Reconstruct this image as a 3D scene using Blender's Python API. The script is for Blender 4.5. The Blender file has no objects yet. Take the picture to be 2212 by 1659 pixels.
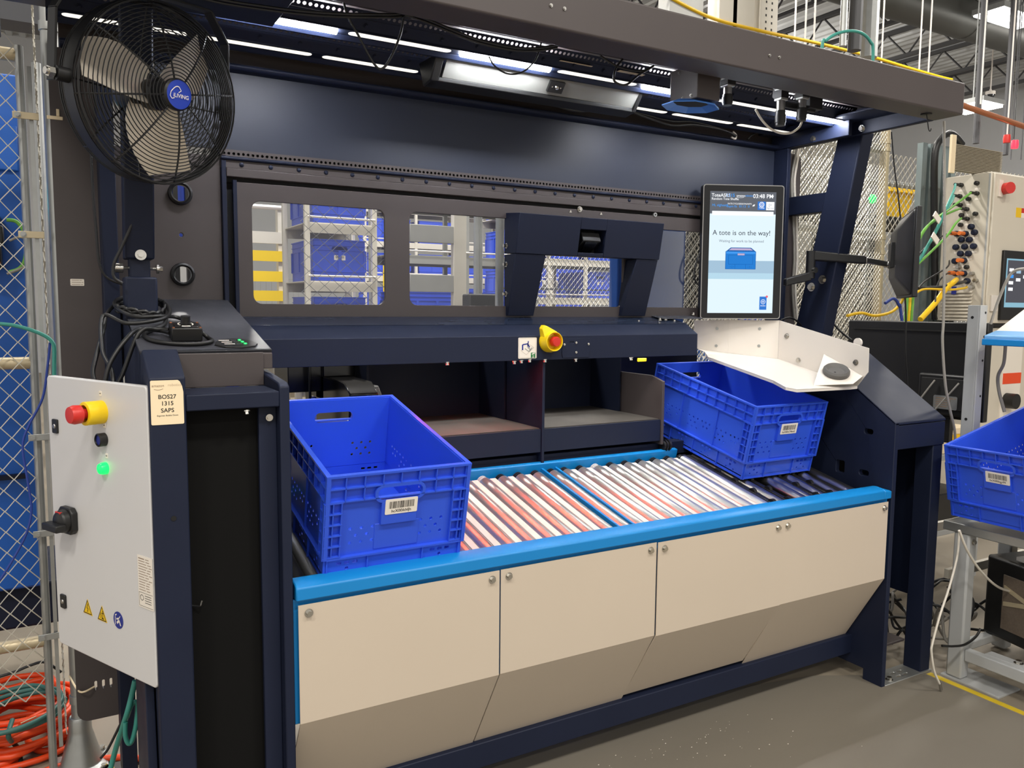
import bpy, bmesh, math, random
from mathutils import Vector as V, Matrix as Mx
random.seed(7)
sc = bpy.context.scene
C = sc.collection
PI = math.pi

# ---------------------------------------------------------------- camera
F_PX, YAW, PITCH, ROLL, CAM_Z = 1736.485, math.radians(29.778), math.radians(5.522), math.radians(-0.492), 1.510
fw = V((math.sin(YAW)*math.cos(PITCH), math.cos(YAW)*math.cos(PITCH), -math.sin(PITCH)))
r0 = V((math.cos(YAW), -math.sin(YAW), 0)); d0 = fw.cross(r0)
rt = math.cos(ROLL)*r0 + math.sin(ROLL)*d0
dn = -math.sin(ROLL)*r0 + math.cos(ROLL)*d0
CAM = V((0, 0, CAM_Z))
cd = bpy.data.cameras.new('camera'); cam = bpy.data.objects.new('camera', cd); C.objects.link(cam)
cd.sensor_fit = 'HORIZONTAL'; cd.sensor_width = 36; cd.lens = F_PX/2212*36; cd.clip_start = .02; cd.clip_end = 200
m = Mx((rt, -dn, -fw)).transposed().to_4x4(); m.translation = CAM
cam.matrix_world = m
sc.camera = cam

# ---------------------------------------------------------------- colour management, world, lamps
vs = sc.view_settings
vs.view_transform = 'Standard'; vs.look = 'None'; vs.gamma = 1; vs.use_curve_mapping = False
vs.exposure = 0.1
try:
    sc.cycles.use_denoising = True; sc.cycles.denoiser = 'OPENIMAGEDENOISE'
    sc.cycles.max_bounces = 8; sc.cycles.diffuse_bounces = 3; sc.cycles.glossy_bounces = 3
    sc.cycles.transparent_max_bounces = 12; sc.cycles.sample_clamp_indirect = 8; sc.cycles.caustics_reflective = False
except Exception:
    pass
w = bpy.data.worlds.new('hall'); sc.world = w; w.use_nodes = True
bg = w.node_tree.nodes['Background']; bg.inputs[0].default_value = (1.0, .96, .91, 1); bg.inputs[1].default_value = .78

def area_lamp(name, loc, sx, sy, power, col=(1, .95, .87), aim=None):
    l = bpy.data.lights.new(name, 'AREA'); l.shape = 'RECTANGLE'; l.size = sx; l.size_y = sy; l.energy = power; l.color = col
    o = bpy.data.objects.new(name, l); C.objects.link(o); o.location = loc
    if aim is not None:
        o.rotation_euler = (V(aim)-V(loc)).to_track_quat('-Z', 'Y').to_euler()
    return o
# rows of high bay lamps over the aisle in front of the station (z 6.4)
for (x, y, p) in ((-2.6, -1.2, 170), (.6, -1.8, 170), (3.8, -1.6, 150), (-2.6, -5.5, 90), (1.2, -5.5, 80), (5.0, -5.5, 80)):
    area_lamp('high_bay_lamp', (x, y, 6.1), 1.2, .45, p)
# lamps over the storage racks behind the station
for (x, y, p) in ((1.5, 5.0, 260), (4.5, 6.2, 220), (-1.2, 4.6, 90), (7.5, 4.0, 140), (9.0, 9.5, 420), (2.0, 11, 350)):
    area_lamp('rack_aisle_lamp', (x, y, 6.1), 1.2, .45, p, (1, .96, .9))

def point_lamp(name, loc, r, power, col=(1, .96, .9)):
    l = bpy.data.lights.new(name, 'POINT'); l.shadow_soft_size = r; l.energy = power; l.color = col
    o = bpy.data.objects.new(name, l); C.objects.link(o); o.location = loc; return o
# unseen point lamps added to brighten the roof deck and far wall
for loc in ((9.5, 3.0, 5.4), (12.5, 13.0, 5.4), (16.5, 6.0, 5.4)): point_lamp('roof_fill_lamp', loc, .3, 230)
# ---------------------------------------------------------------- measuring helpers (pixel of the photograph -> point in the hall)
def ray(x, y): return rt*((x-1106)/F_PX) + dn*((y-829.5)/F_PX) + fw
def atY(x, y, Y): d = ray(x, y); return CAM + d*(Y/d.y)
def atX(x, y, X): d = ray(x, y); return CAM + d*(X/d.x)
def atZ(x, y, Z): d = ray(x, y); return CAM + d*((Z-CAM_Z)/d.z)

# ---------------------------------------------------------------- materials
def lin(c):
    return tuple(((v/255)/12.92 if v/255 <= .04045 else ((v/255+.055)/1.055)**2.4) for v in c)
def mat(name, col, rough=.5, metal=0, var=0, vscale=6, bump=0, bscale=200, emit=0, spec=.5, stretch=None, coat=0, ecol=None, rvar=0):
    m = bpy.data.materials.new(name); m.use_nodes = True
    nt = m.node_tree; b = nt.nodes['Principled BSDF']
    c = lin(col) + (1,)
    b.inputs['Base Color'].default_value = c
    b.inputs['Roughness'].default_value = rough; b.inputs['Metallic'].default_value = metal
    b.inputs['Specular IOR Level'].default_value = spec
    if coat: b.inputs['Coat Weight'].default_value = coat; b.inputs['Coat Roughness'].default_value = .12
    if emit:
        b.inputs['Emission Color'].default_value = (lin(ecol)+(1,)) if ecol else c
        b.inputs['Emission Strength'].default_value = emit
    if var or bump or rvar:
        tc = nt.nodes.new('ShaderNodeTexCoord'); mp = nt.nodes.new('ShaderNodeMapping')
        nt.links.new(tc.outputs['Object'], mp.inputs[0])
        if stretch: mp.inputs['Scale'].default_value = stretch
        if var or rvar:
            n = nt.nodes.new('ShaderNodeTexNoise'); n.inputs['Scale'].default_value = vscale; n.inputs['Detail'].default_value = 6
            nt.links.new(mp.outputs[0], n.inputs['Vector'])
        if var:
            mx = nt.nodes.new('ShaderNodeMix'); mx.data_type = 'RGBA'
            mx.inputs[6].default_value = tuple(v*(1-var) for v in c[:3])+(1,); mx.inputs[7].default_value = tuple(min(1, v*(1+var)) for v in c[:3])+(1,)
            nt.links.new(n.outputs['Fac'], mx.inputs[0]); nt.links.new(mx.outputs[2], b.inputs['Base Color'])
        if rvar:
            mr = nt.nodes.new('ShaderNodeMapRange'); mr.inputs[1].default_value = .3; mr.inputs[2].default_value = .7
            mr.inputs[3].default_value = max(.02, rough-rvar); mr.inputs[4].default_value = min(1, rough+rvar)
            nt.links.new(n.outputs['Fac'], mr.inputs[0]); nt.links.new(mr.outputs[0], b.inputs['Roughness'])
        if bump:
            n2 = nt.nodes.new('ShaderNodeTexNoise'); n2.inputs['Scale'].default_value = bscale; n2.inputs['Detail'].default_value = 2
            nt.links.new(mp.outputs[0], n2.inputs['Vector'])
            bp = nt.nodes.new('ShaderNodeBump'); bp.inputs['Strength'].default_value = bump; bp.inputs['Distance'].default_value = .002
            nt.links.new(n2.outputs['Fac'], bp.inputs['Height']); nt.links.new(bp.outputs[0], b.inputs['Normal'])
    return m
def glass_mat(name, gloss=.07):
    m = bpy.data.materials.new(name); m.use_nodes = True; nt = m.node_tree
    nt.nodes.remove(nt.nodes['Principled BSDF'])
    t = nt.nodes.new('ShaderNodeBsdfTransparent'); t.inputs[0].default_value = (.95, .96, .97, 1)
    g = nt.nodes.new('ShaderNodeBsdfGlossy'); g.inputs['Roughness'].default_value = .02
    mx = nt.nodes.new('ShaderNodeMixShader'); fr = nt.nodes.new('ShaderNodeFresnel'); fr.inputs[0].default_value = 1.45
    nt.links.new(fr.outputs[0], mx.inputs[0]); nt.links.new(t.outputs[0], mx.inputs[1]); nt.links.new(g.outputs[0], mx.inputs[2])
    nt.links.new(mx.outputs[0], nt.nodes['Material Output'].inputs[0])
    return m
M = {}
M['navy'] = mat('navy_powder_coat', (24, 31, 52), .54, spec=.28, var=.12, vscale=5, bump=.08, bscale=900, rvar=.06)
M['navy_satin'] = mat('navy_satin_panel', (40, 46, 62), .46, var=.08, vscale=5, bump=.08, bscale=900)
M['navy_gloss'] = mat('navy_shelf_top', (34, 42, 60), .24, var=.2, vscale=8, stretch=(.3, 2, 1), rvar=.08)
M['navy_dusty'] = mat('navy_paint_dusty', (60, 61, 68), .46, var=.5, vscale=9, bump=.06, bscale=600, stretch=(1, .5, 1), rvar=.12)
M['navy_grey'] = mat('navy_coat_warm_lit', (73, 66, 66), .45, var=.08, vscale=5, bump=.08, bscale=900)  # navy coat browned and lightened to hold the warm light on front faces
M['navy_shelf'] = mat('dusty_dark_shelf', (62, 58, 54), .6, var=.4, vscale=12, stretch=(1, .4, 1))
M['black'] = mat('black_plastic', (22, 22, 23), .42, var=.1)
M['black_matte'] = mat('black_matte', (14, 14, 15), .75)
M['black_gloss'] = mat('black_gloss', (10, 10, 11), .18)
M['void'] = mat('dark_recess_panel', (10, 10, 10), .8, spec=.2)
M['cream'] = mat('cream_panel_paint', (206, 192, 174), .5, var=.03, vscale=3, bump=.03, bscale=900)
M['white'] = mat('white_powder_coat', (226, 219, 210), .38, var=.03, vscale=3)
M['grey_white'] = mat('light_grey_enclosure_paint', (215, 214, 214), .36, var=.02, vscale=3, bump=.04, bscale=700)
M['rail_blue'] = mat('sky_blue_paint', (14, 132, 205), .42, var=.06, vscale=5)
M['tote'] = mat('royal_blue_plastic', (50, 90, 222), .34, var=.06, vscale=4)
M['tote_far'] = mat('storage_blue_plastic', (52, 84, 208), .45, var=.15, vscale=5)
M['steel'] = mat('brushed_steel', (178, 176, 172), .3, 1, var=.1, vscale=30)
M['chrome'] = mat('zinc_bolt', (205, 202, 195), .22, 1)
M['roller'] = mat('zinc_roller_tube', (226, 226, 224), .30, .9)
M['galv'] = mat('galvanised_steel', (176, 178, 176), .42, .75, var=.18, vscale=14)
M['galv_blue'] = mat('galvanised_sheet', (158, 172, 174), .38, .6, var=.22, vscale=4, stretch=(1, 1, .3))
M['wire'] = mat('chain_link_wire', (206, 202, 190), .35, .55)
M['wire_dark'] = mat('thin_fence_wire', (120, 122, 125), .5, .4)
M['tube_beige'] = mat('galvanised_tube_warm', (205, 190, 158), .4, .4, var=.12, vscale=10)
M['yellow'] = mat('safety_yellow', (244, 206, 14), .4)
M['yellow_cable'] = mat('yellow_cable_jacket', (238, 192, 22), .45)
M['red'] = mat('emergency_red', (205, 44, 36), .38)
M['orange'] = mat('orange_cable_jacket', (240, 78, 30), .42)
M['orange_plug'] = mat('orange_connector', (222, 116, 48), .45)
M['teal'] = mat('teal_cable_jacket', (62, 150, 138), .45)
M['teal_dark'] = mat('dark_teal_cable_jacket', (62, 108, 102), .5)
M['green_cable'] = mat('green_cable_jacket', (108, 172, 70), .45)
M['grey_cable'] = mat('grey_cable_jacket', (150, 146, 138), .5)
M['blue_cable'] = mat('blue_cable_jacket', (42, 66, 150), .45)
M['white_cable'] = mat('white_cable_jacket', (222, 216, 204), .45)
M['reflector'] = mat('grey_light_reflector', (132, 132, 128), .5)
M['paper'] = mat('white_label_paper', (240, 232, 220), .55)
M['paper_warm'] = mat('laminated_paper', (246, 226, 190), .3)
M['ink'] = mat('black_ink', (22, 16, 16), .6)
M['ink_grey'] = mat('grey_ink', (142, 118, 96), .6)
M['ink_light'] = mat('pale_ink', (205, 182, 152), .6)
M['sign_yellow'] = mat('warning_yellow_vinyl', (240, 196, 20), .4)
M['sign_blue'] = mat('mandatory_blue_vinyl', (28, 44, 140), .4)
M['sign_green'] = mat('safety_green_vinyl', (34, 120, 62), .4)
M['fan_blue'] = mat('badge_blue', (34, 62, 172), .3)
M['blade'] = mat('aluminium_fan_blade', (226, 216, 200), .34, .45)
M['wall'] = mat('grey_painted_wall', (186, 187, 188), .8, var=.02)
M['deck'] = mat('galvanised_roof_deck', (196, 198, 198), .55, .1, var=.15, vscale=3)
M['joist'] = mat('grey_joist_paint', (78, 78, 80), .6)
M['duct'] = mat('duct_sheet_metal', (84, 84, 80), .5, .4, var=.08, vscale=2)
M['floor'] = mat('sealed_concrete', (142, 132, 116), .55, var=.25, vscale=2.2, bump=.12, bscale=40, rvar=.1)
M['mat_grey'] = mat('grey_floor_mat', (116, 110, 99), .6, var=.14, vscale=3, bump=.1, bscale=300, stretch=(.4, 1, 1))
M['tape'] = mat('yellow_floor_tape', (216, 186, 40), .55, var=.15, vscale=20)
M['rack'] = mat('rack_cream_paint', (214, 208, 194), .5, var=.05)
M['rack_grey'] = mat('rack_galvanised', (168, 168, 164), .5, .3, var=.12)
M['frame_grey'] = mat('light_grey_frame_paint', (176, 178, 178), .42, var=.06)
M['bin_yellow'] = mat('yellow_bin_plastic', (246, 196, 16), .45)
M['blue_panel'] = mat('blue_cabinet_paint', (20, 92, 186), .45, var=.2, vscale=2)
M['copper'] = mat('copper_pipe', (206, 132, 92), .35, .7)
M['rubber'] = mat('grey_rubber', (92, 90, 88), .6)
M['pvc'] = mat('clear_sleeve', (190, 200, 200), .15, 0)
M['beige_box'] = mat('beige_enclosure_paint', (214, 206, 190), .45, var=.03)
M['heatsink'] = mat('beige_heatsink_aluminium', (176, 166, 146), .4, .3)
M['glass'] = glass_mat('window_glazing')
M['led'] = mat('led_bar_lit', (255, 255, 252), .5, emit=120, ecol=(248, 250, 255))
M['led_dim'] = mat('led_bar_diffuser', (240, 238, 228), .4, emit=1.0, ecol=(255, 250, 238))
M['led_red'] = mat('red_light_strip', (255, 60, 30), .5, emit=60, ecol=(255, 58, 24))
M['led_strip'] = mat('white_light_strip', (255, 255, 250), .5, emit=20, ecol=(255, 252, 244))
M['lamp'] = mat('high_bay_lens', (255, 255, 250), .5, emit=14)
M['green_led'] = mat('green_indicator', (20, 210, 90), .3, emit=1.6, ecol=(10, 220, 90))
M['cyan_led'] = mat('cyan_indicator', (20, 220, 230), .3, emit=3, ecol=(10, 220, 220))
M['red_led'] = mat('red_indicator', (250, 40, 60), .3, emit=2)
M['blue_btn'] = mat('blue_push_button', (24, 40, 128), .35)
def scr(n, c, e=1.0): M[n] = mat(n, c, .3, emit=e, spec=.2); M[n].node_tree.nodes['Principled BSDF'].inputs['Base Color'].default_value = (0, 0, 0, 1)
scr('scr_bg', (222, 240, 248)); scr('scr_head', (96, 100, 108)); scr('scr_white', (250, 252, 255)); scr('scr_blue', (60, 150, 235)); scr('scr_btn', (44, 118, 208))
scr('scr_text', (40, 48, 62)); scr('scr_grey', (120, 132, 146)); scr('scr_band', (160, 190, 212)); scr('scr_band2', (178, 212, 230)); scr('scr_tote', (26, 122, 208)); scr('scr_tote2', (10, 88, 165)); scr('scr_red', (236, 60, 84)); scr('scr_lav', (190, 172, 205))
scr('scr_hmi', (84, 84, 92), .8); scr('scr_cyan', (150, 200, 220), .8)

# ---------------------------------------------------------------- mesh helpers
def rrect(x0, x1, y0, y1, r, n=5):
    out = []
    for (cx, cy, a) in ((x1-r, y0+r, -90), (x1-r, y1-r, 0), (x0+r, y1-r, 90), (x0+r, y0+r, 180)):
        for i in range(n+1):
            t = math.radians(a+90*i/n); out.append((cx+r*math.cos(t), cy+r*math.sin(t)))
    return out
def circ(cx, cy, r, n=10, a0=0): return [(cx+r*math.cos(a0+2*PI*i/n), cy+r*math.sin(a0+2*PI*i/n)) for i in range(n)]
def smooth_path(pts, k=6, closed=False):
    pts = [V(p) for p in pts]; n = len(pts); out = []
    rng = range(n if closed else n-1)
    for i in rng:
        g = (lambda j: pts[j % n]) if closed else (lambda j: pts[max(0, min(n-1, j))])
        p0, p1, p2, p3 = g(i-1), g(i), g(i+1), g(i+2)
        for s in range(k):
            t = s/k
            out.append(.5*((2*p1)+(p2-p0)*t+(2*p0-5*p1+4*p2-p3)*t*t+(3*p1-p0-3*p2+p3)*t**3))
    if not closed: out.append(pts[-1])
    return out
def basis(o, x, y):
    x = V(x).normalized(); z = x.cross(V(y)).normalized(); y = z.cross(x)
    m = Mx((x, y, z)).transposed().to_4x4(); m.translation = V(o); return m

class MB:
    def __init__(s, M=None):
        s.bm = bmesh.new(); s.nf = 0; s.nv = 0; s.mats = []; s.cur = 0; s.M = M
    def use(s, m):
        if m not in s.mats: s.mats.append(m)
        s.cur = s.mats.index(m); return s
    def done(s, M=None):
        s.bm.verts.ensure_lookup_table(); s.bm.faces.ensure_lookup_table()
        for T in (M, s.M):
            if T is not None:
                for v in s.bm.verts[s.nv:]: v.co = T @ v.co
        for f in s.bm.faces[s.nf:]: f.material_index = s.cur
        s.nf = len(s.bm.faces); s.nv = len(s.bm.verts); return s
    def box(s, x0, x1, y0, y1, z0, z1, M=None):
        v = [s.bm.verts.new((x, y, z)) for x in (x0, x1) for y in (y0, y1) for z in (z0, z1)]
        for f in ((0, 1, 3, 2), (4, 6, 7, 5), (0, 4, 5, 1), (2, 3, 7, 6), (0, 2, 6, 4), (1, 5, 7, 3)): s.bm.faces.new([v[i] for i in f])
        return s.done(M)
    def prism(s, pts, axis, a, b, M=None):
        f = {'x': lambda p, t: (t, p[0], p[1]), 'y': lambda p, t: (p[0], t, p[1]), 'z': lambda p, t: (p[0], p[1], t)}[axis]
        A = [s.bm.verts.new(f(p, a)) for p in pts]; B = [s.bm.verts.new(f(p, b)) for p in pts]; n = len(pts)
        s.bm.faces.new(A); s.bm.faces.new(B[::-1])
        for i in range(n): s.bm.faces.new((A[i], B[i], B[(i+1) % n], A[(i+1) % n]))
        return s.done(M)
    def hull(s, P, Q, M=None):      # two matching loops of 3d points, capped
        A = [s.bm.verts.new(p) for p in P]; B = [s.bm.verts.new(p) for p in Q]; n = len(P)
        s.bm.faces.new(A); s.bm.faces.new(B[::-1])
        for i in range(n): s.bm.faces.new((A[i], B[i], B[(i+1) % n], A[(i+1) % n]))
        return s.done(M)
    def poly(s, pts, M=None):
        s.bm.faces.new([s.bm.verts.new(p if len(p) == 3 else (p[0], p[1], 0)) for p in pts]); return s.done(M)
    def cyl(s, p0, p1, r, n=14, r2=None, M=None):
        p0, p1 = V(p0), V(p1); z = (p1-p0).normalized(); x = z.orthogonal().normalized(); y = z.cross(x); r2 = r if r2 is None else r2
        A = []; B = []
        for i in range(n):
            d = x*math.cos(2*PI*i/n)+y*math.sin(2*PI*i/n); A.append(s.bm.verts.new(p0+d*r)); B.append(s.bm.verts.new(p1+d*r2))
        s.bm.faces.new(A[::-1]); s.bm.faces.new(B)
        for i in range(n): s.bm.faces.new((A[i], A[(i+1) % n], B[(i+1) % n], B[i]))
        return s.done(M)
    def lathe(s, prof, M=None, n=24):   # (radius, height) profile about local Z
        rings = []
        for (r, h) in prof:
            rings.append([s.bm.verts.new((r*math.cos(2*PI*i/n), r*math.sin(2*PI*i/n), h)) for i in range(n)] if r > 1e-6 else [s.bm.verts.new((0, 0, h))])
        for a, b in zip(rings, rings[1:]):
            for i in range(n):
                j = (i+1) % n
                if len(a) == 1 and len(b) == 1: continue
                if len(a) == 1: s.bm.faces.new((a[0], b[j], b[i]))
                elif len(b) == 1: s.bm.faces.new((a[i], a[j], b[0]))
                else: s.bm.faces.new((a[i], a[j], b[j], b[i]))
        return s.done(M)
    def tube(s, pts, r, n=8, closed=False, M=None):
        pts = [V(p) for p in pts]; N = len(pts); rings = []; prev = None
        for i, p in enumerate(pts):
            a = pts[(i-1) % N] if (closed or i > 0) else p; b = pts[(i+1) % N] if (closed or i < N-1) else p
            t = (b-a)
            if t.length < 1e-9: t = V((0, 0, 1))
            t.normalize()
            u = (prev - t*prev.dot(t)) if prev is not None else t.orthogonal()
            if u.length < 1e-6: u = t.orthogonal()
            u.normalize(); prev = u; w_ = t.cross(u)
            rings.append([s.bm.verts.new(p+u*(r*math.cos(2*PI*k/n))+w_*(r*math.sin(2*PI*k/n))) for k in range(n)])
        for i in range(N if closed else N-1):
            a, b = rings[i], rings[(i+1) % N]
            for k in range(n): s.bm.faces.new((a[k], a[(k+1) % n], b[(k+1) % n], b[k]))
        if not closed:
            s.bm.faces.new(rings[0][::-1]); s.bm.faces.new(rings[-1])
        return s.done(M)
    def cable(s, pts, r, n=8, k=6, closed=False): return s.tube(smooth_path(pts, k, closed), r, n, closed)
    def plate(s, outer, holes, th, M=None):     # flat sheet in local XY with holes, thickness along +Z
        t = bmesh.new(); loops = []
        for L in [outer]+list(holes):
            vs = [t.verts.new((p[0], p[1], 0)) for p in L]; loops.append(vs)
            for i in range(len(vs)): t.edges.new((vs[i], vs[(i+1) % len(vs)]))
        if holes: bmesh.ops.triangle_fill(t, edges=t.edges[:], use_beauty=True, use_dissolve=False)
        else: t.faces.new(loops[0])
        t.verts.index_update()
        A = {}; B = {}
        for v in t.verts: A[v.index] = s.bm.verts.new((v.co.x, v.co.y, 0)); B[v.index] = s.bm.verts.new((v.co.x, v.co.y, th))
        for f in t.faces:
            idx = [v.index for v in f.verts]
            if f.normal.z < 0: idx = idx[::-1]
            s.bm.faces.new([B[i] for i in idx]); s.bm.faces.new([A[i] for i in idx[::-1]])
        for L in loops:
            for i in range(len(L)):
                a, b = L[i].index, L[(i+1) % len(L)].index
                s.bm.faces.new((A[a], A[b], B[b], B[a]))
        t.free(); return s.done(M)
    def text(s, body, size, M, align='CENTER', bold=0):
        cu = bpy.data.curves.new('t', 'FONT'); cu.body = body; cu.size = size; cu.align_x = align; cu.align_y = 'CENTER'; cu.offset = bold*size
        cu.resolution_u = 3
        o = bpy.data.objects.new('t', cu); me = bpy.data.meshes.new_from_object(o)
        s.bm.from_mesh(me); bpy.data.objects.remove(o); bpy.data.curves.remove(cu); bpy.data.meshes.remove(me)
        return s.done(M)
    def build(s, name, m=None, parent=None, bev=0, smooth=35, seg=2, **tags):
        bm = s.bm
        bmesh.ops.recalc_face_normals(bm, faces=bm.faces[:])
        me = bpy.data.meshes.new(name)
        if m is not None and not s.mats: me.materials.append(m)
        for x in s.mats: me.materials.append(x)
        if parent is not None:
            inv = WM[parent.name].inverted(); loc = None
        else:
            lo = [min(v.co[i] for v in bm.verts) for i in range(3)]; hi = [max(v.co[i] for v in bm.verts) for i in range(3)]
            loc = V(((lo[0]+hi[0])/2, (lo[1]+hi[1])/2, lo[2])); inv = Mx.Translation(-loc)
        bm.transform(inv); 
        if smooth:
            ca = math.radians(smooth)
            for f in bm.faces: f.smooth = True
            for e in bm.edges: e.smooth = not (len(e.link_faces) != 2 or e.calc_face_angle(0) > ca)
        bm.to_mesh(me); bm.free()
        o = bpy.data.objects.new(name, me); C.objects.link(o)
        if parent is not None: o.parent = parent; WM[o.name] = WM[parent.name].copy()
        else: o.location = loc; WM[o.name] = Mx.Translation(loc)
        if bev:
            b = o.modifiers.new('bevel', 'BEVEL'); b.width = bev; b.segments = seg; b.limit_method = 'ANGLE'; b.angle_limit = math.radians(35)
        for k, v in tags.items(): o[k] = v
        return o
WM = {}
def thing(name, label, cat, loc=(0, 0, 0), group=None, M=None):
    o = bpy.data.objects.new(name, None); C.objects.link(o); o.empty_display_size = .05
    mt = M if M is not None else Mx.Translation(V(loc))
    o.matrix_world = mt; WM[o.name] = mt.copy()
    o['label'] = label; o['category'] = cat
    if group: o['group'] = group
    return o
def dup(root, M, label=None, group=None):
    c = root.copy(); C.objects.link(c); c.matrix_world = M; WM[c.name] = M.copy()
    if label: c['label'] = label
    if group: c['group'] = group
    for ch in [o for o in bpy.data.objects if o.parent == root]:
        d = ch.copy(); C.objects.link(d); d.parent = c
        for g in [o for o in bpy.data.objects if o.parent == ch]:
            e = g.copy(); C.objects.link(e); e.parent = d
    return c
def bolt(p, n, r=.008, h=.006, mb=None):
    b = mb or MB(); n = V(n).normalized(); p = V(p)
    b.cyl(p-n*.001, p+n*.002, r*1.25, 14); b.cyl(p+n*.002, p+n*(h+.002), r*.85, 6)
    return b
# ================================================================ THE ROOM
def struct(name, mb, m=None, **k): return mb.build(name, m, None, kind='structure', smooth=0, **k)
struct('floor', MB().box(-8, 22, -9, 20, -.12, 0), M['floor'])
struct('wall_back', MB().box(-8, 22, 20, 20.2, 0, 7.2), M["wall"])
struct('wall_right', MB().box(19.6, 19.8, -9, 20, 0, 7.2), M["wall"])
mb = MB(); pts = []
x = -8
while x < 20:    # trapezoidal roof deck, ribs running along Y
    pts += [(x, 6.95), (x+.09, 6.95), (x+.12, 7.01), (x+.21, 7.01)]; x += .24
pts += [(20, 7.2), (-8, 7.2)]
struct('ceiling', mb.prism([(p[0], p[1]) for p in pts], 'y', -9, 20), M['deck'])

# ---- tilted reference frame of the roller bed: x along the station, s up the slope, h off the bed
TILT = .2161
UV = V((0, math.cos(TILT), math.sin(TILT))); NV = V((0, -math.sin(TILT), math.cos(TILT)))
BED = basis((0, 1.981, .790), (1, 0, 0), UV)
def bed(x, s, h): return BED @ V((x, s, h))
CON = basis((0, 2.109, 1.394), (1, 0, 0), UV)      # plane of the sloping console top

# ================================================================ WORKSTATION
ws = thing('workstation', 'large navy steel tote workstation with overhead canopy and cream lower panels', 'workstation', (1.66, 2.3, 0))
N_ = M['navy']; G_ = M['navy_grey']
def part(name, mb, m=None, bev=.002, parent=None, **k): return mb.build(name, m, parent or ws, bev=bev, **k)
def bolts(name, specs, m=M['chrome'], parent=None, r=.0075, h=.006):
    for (p, n) in specs: bolt(p, n, r, h).build(name, m, parent or ws)
# left arm: outer post with sloping shoulder
part('outer_post', MB().prism([(1.94, 0), (1.94, 1.344), (2.058, 1.402), (2.10, 1.392), (2.10, 0)], 'x', .181, .258), N_, .004)
part('side_panel', MB().prism([(2.10, .35), (2.10, 1.385), (2.62, 1.508), (2.62, .35)], 'x', .181, .195), N_)
# rear columns, rounded outer corners
def column_plate(x0, x1, z0, z1, r, side):
    pts = []
    for (cx, cz, a) in (((x1-r, z0+r, -90), (x1-r, z1-r, 0), (x0+r, z1-r, 90), (x0+r, z0+r, 180))):
        outer = (side < 0 and cx == x0+r) or (side > 0 and cx == x1-r)
        rr = r if outer else .001
        ox = cx if outer else (x1-.001 if cx == x1-r else x0+.001); oz = cz if outer else (z0+.001 if cz == z0+r else z1-.001)
        for i in range(6):
            t = math.radians(a+90*i/5); pts.append((ox+rr*math.cos(t), oz+rr*math.sin(t)))
    return pts
YC = basis((0, 2.72, 0), (1, 0, 0), (0, 0, 1))    # local x=X, y=Z, +z local = -Y
slots = [rrect(.070+k*.021, .078+k*.021, .318, .348, .0038) for k in range(3)]
part('rear_column', MB().plate(column_plate(.020, .134, .225, 2.234, .035, -1), slots, .02, YC), G_)
part('rear_column', MB().plate(column_plate(2.952, 3.112, .30, 2.234, .035, 1), [], .02, YC), G_)
part('column_return', MB().box(.134, .176, 2.60, 2.72, .05, 2.234), N_)
part('column_return', MB().box(2.93, 2.952, 2.62, 2.72, .05, 2.234), N_)
# left rear panel with grommet holes
lp = MB().plate([(.176, 1.30), (.482, 1.30), (.482, 1.975), (.176, 1.975)], [circ(.361, 1.848, .026, 20), circ(.362, 1.600, .026, 20), circ(.361, 1.722, .006, 10)], .012, YC)
lpo = part('rear_panel', lp, G_)
for z in (1.848, 1.600):
    part('grommet', MB().lathe([(.0245, 0), (.0245, .018), (.029, .022), (.035, .018), (.036, .010), (.036, 0)], basis((.361, 2.708, z), (1, 0, 0), (0, 0, 1)), 28), M['black'], 0, lpo)
part('door_track', MB().box(.4825, .497, 2.69, 2.72, 1.30, 1.975), N_)
part('door_track', MB().box(.490, .535, 2.722, 2.73, 1.30, 1.975), M['black_matte'])
# sloping console on the left
co = MB()
co.box(.181, .492, 0, .60, -.012, 0, CON)
co.box(.181, .492, .0, .012, -.05, -.0, CON)
part('console_top', co, M['navy_dusty'], .002)
part('console_front', MB().prism([(2.104, 1.345), (2.104, 1.385), (2.122, 1.389), (2.60, 1.50), (2.60, 1.46)], 'x', .258, .4915), G_)
part('ledge', MB().box(.258, .468, 1.94, 2.10, 1.265, 1.303), N_, .003)
part('ledge_back', MB().box(.258, .468, 2.098, 2.104, 1.303, 1.388), G_)
part('inner_plate', MB().prism([(1.94, 0), (1.94, 1.312), (1.955, 1.322), (2.17, 1.338), (2.17, 1.19), (2.30, .95), (2.60, .95), (2.60, 0)], 'x', .468, .492), N_, .003)
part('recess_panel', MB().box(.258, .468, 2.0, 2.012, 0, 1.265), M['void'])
part('recess_strip', MB().box(.425, .468, 1.975, 1.99, 0, 1.262), M['navy'])
part('bolt', bolt((.392, 1.945, 1.258), (0, -.4, -1), .007), M['chrome'], 0)
part('bolt', bolt((.450, 1.972, 1.236), (0, -1, 0), .007), M['chrome'], 0)
part('hook', MB().cable([(.262, 1.998, .790), (.280, 1.985, .790), (.284, 1.984, .797), (.286, 1.984, .803)], .0022, 6), M['steel'], 0)
part('screw_hole', MB().cyl((.224, 1.9395, 1.022), (.224, 1.9385, 1.022), .006, 16), M['black_matte'], 0)
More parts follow.
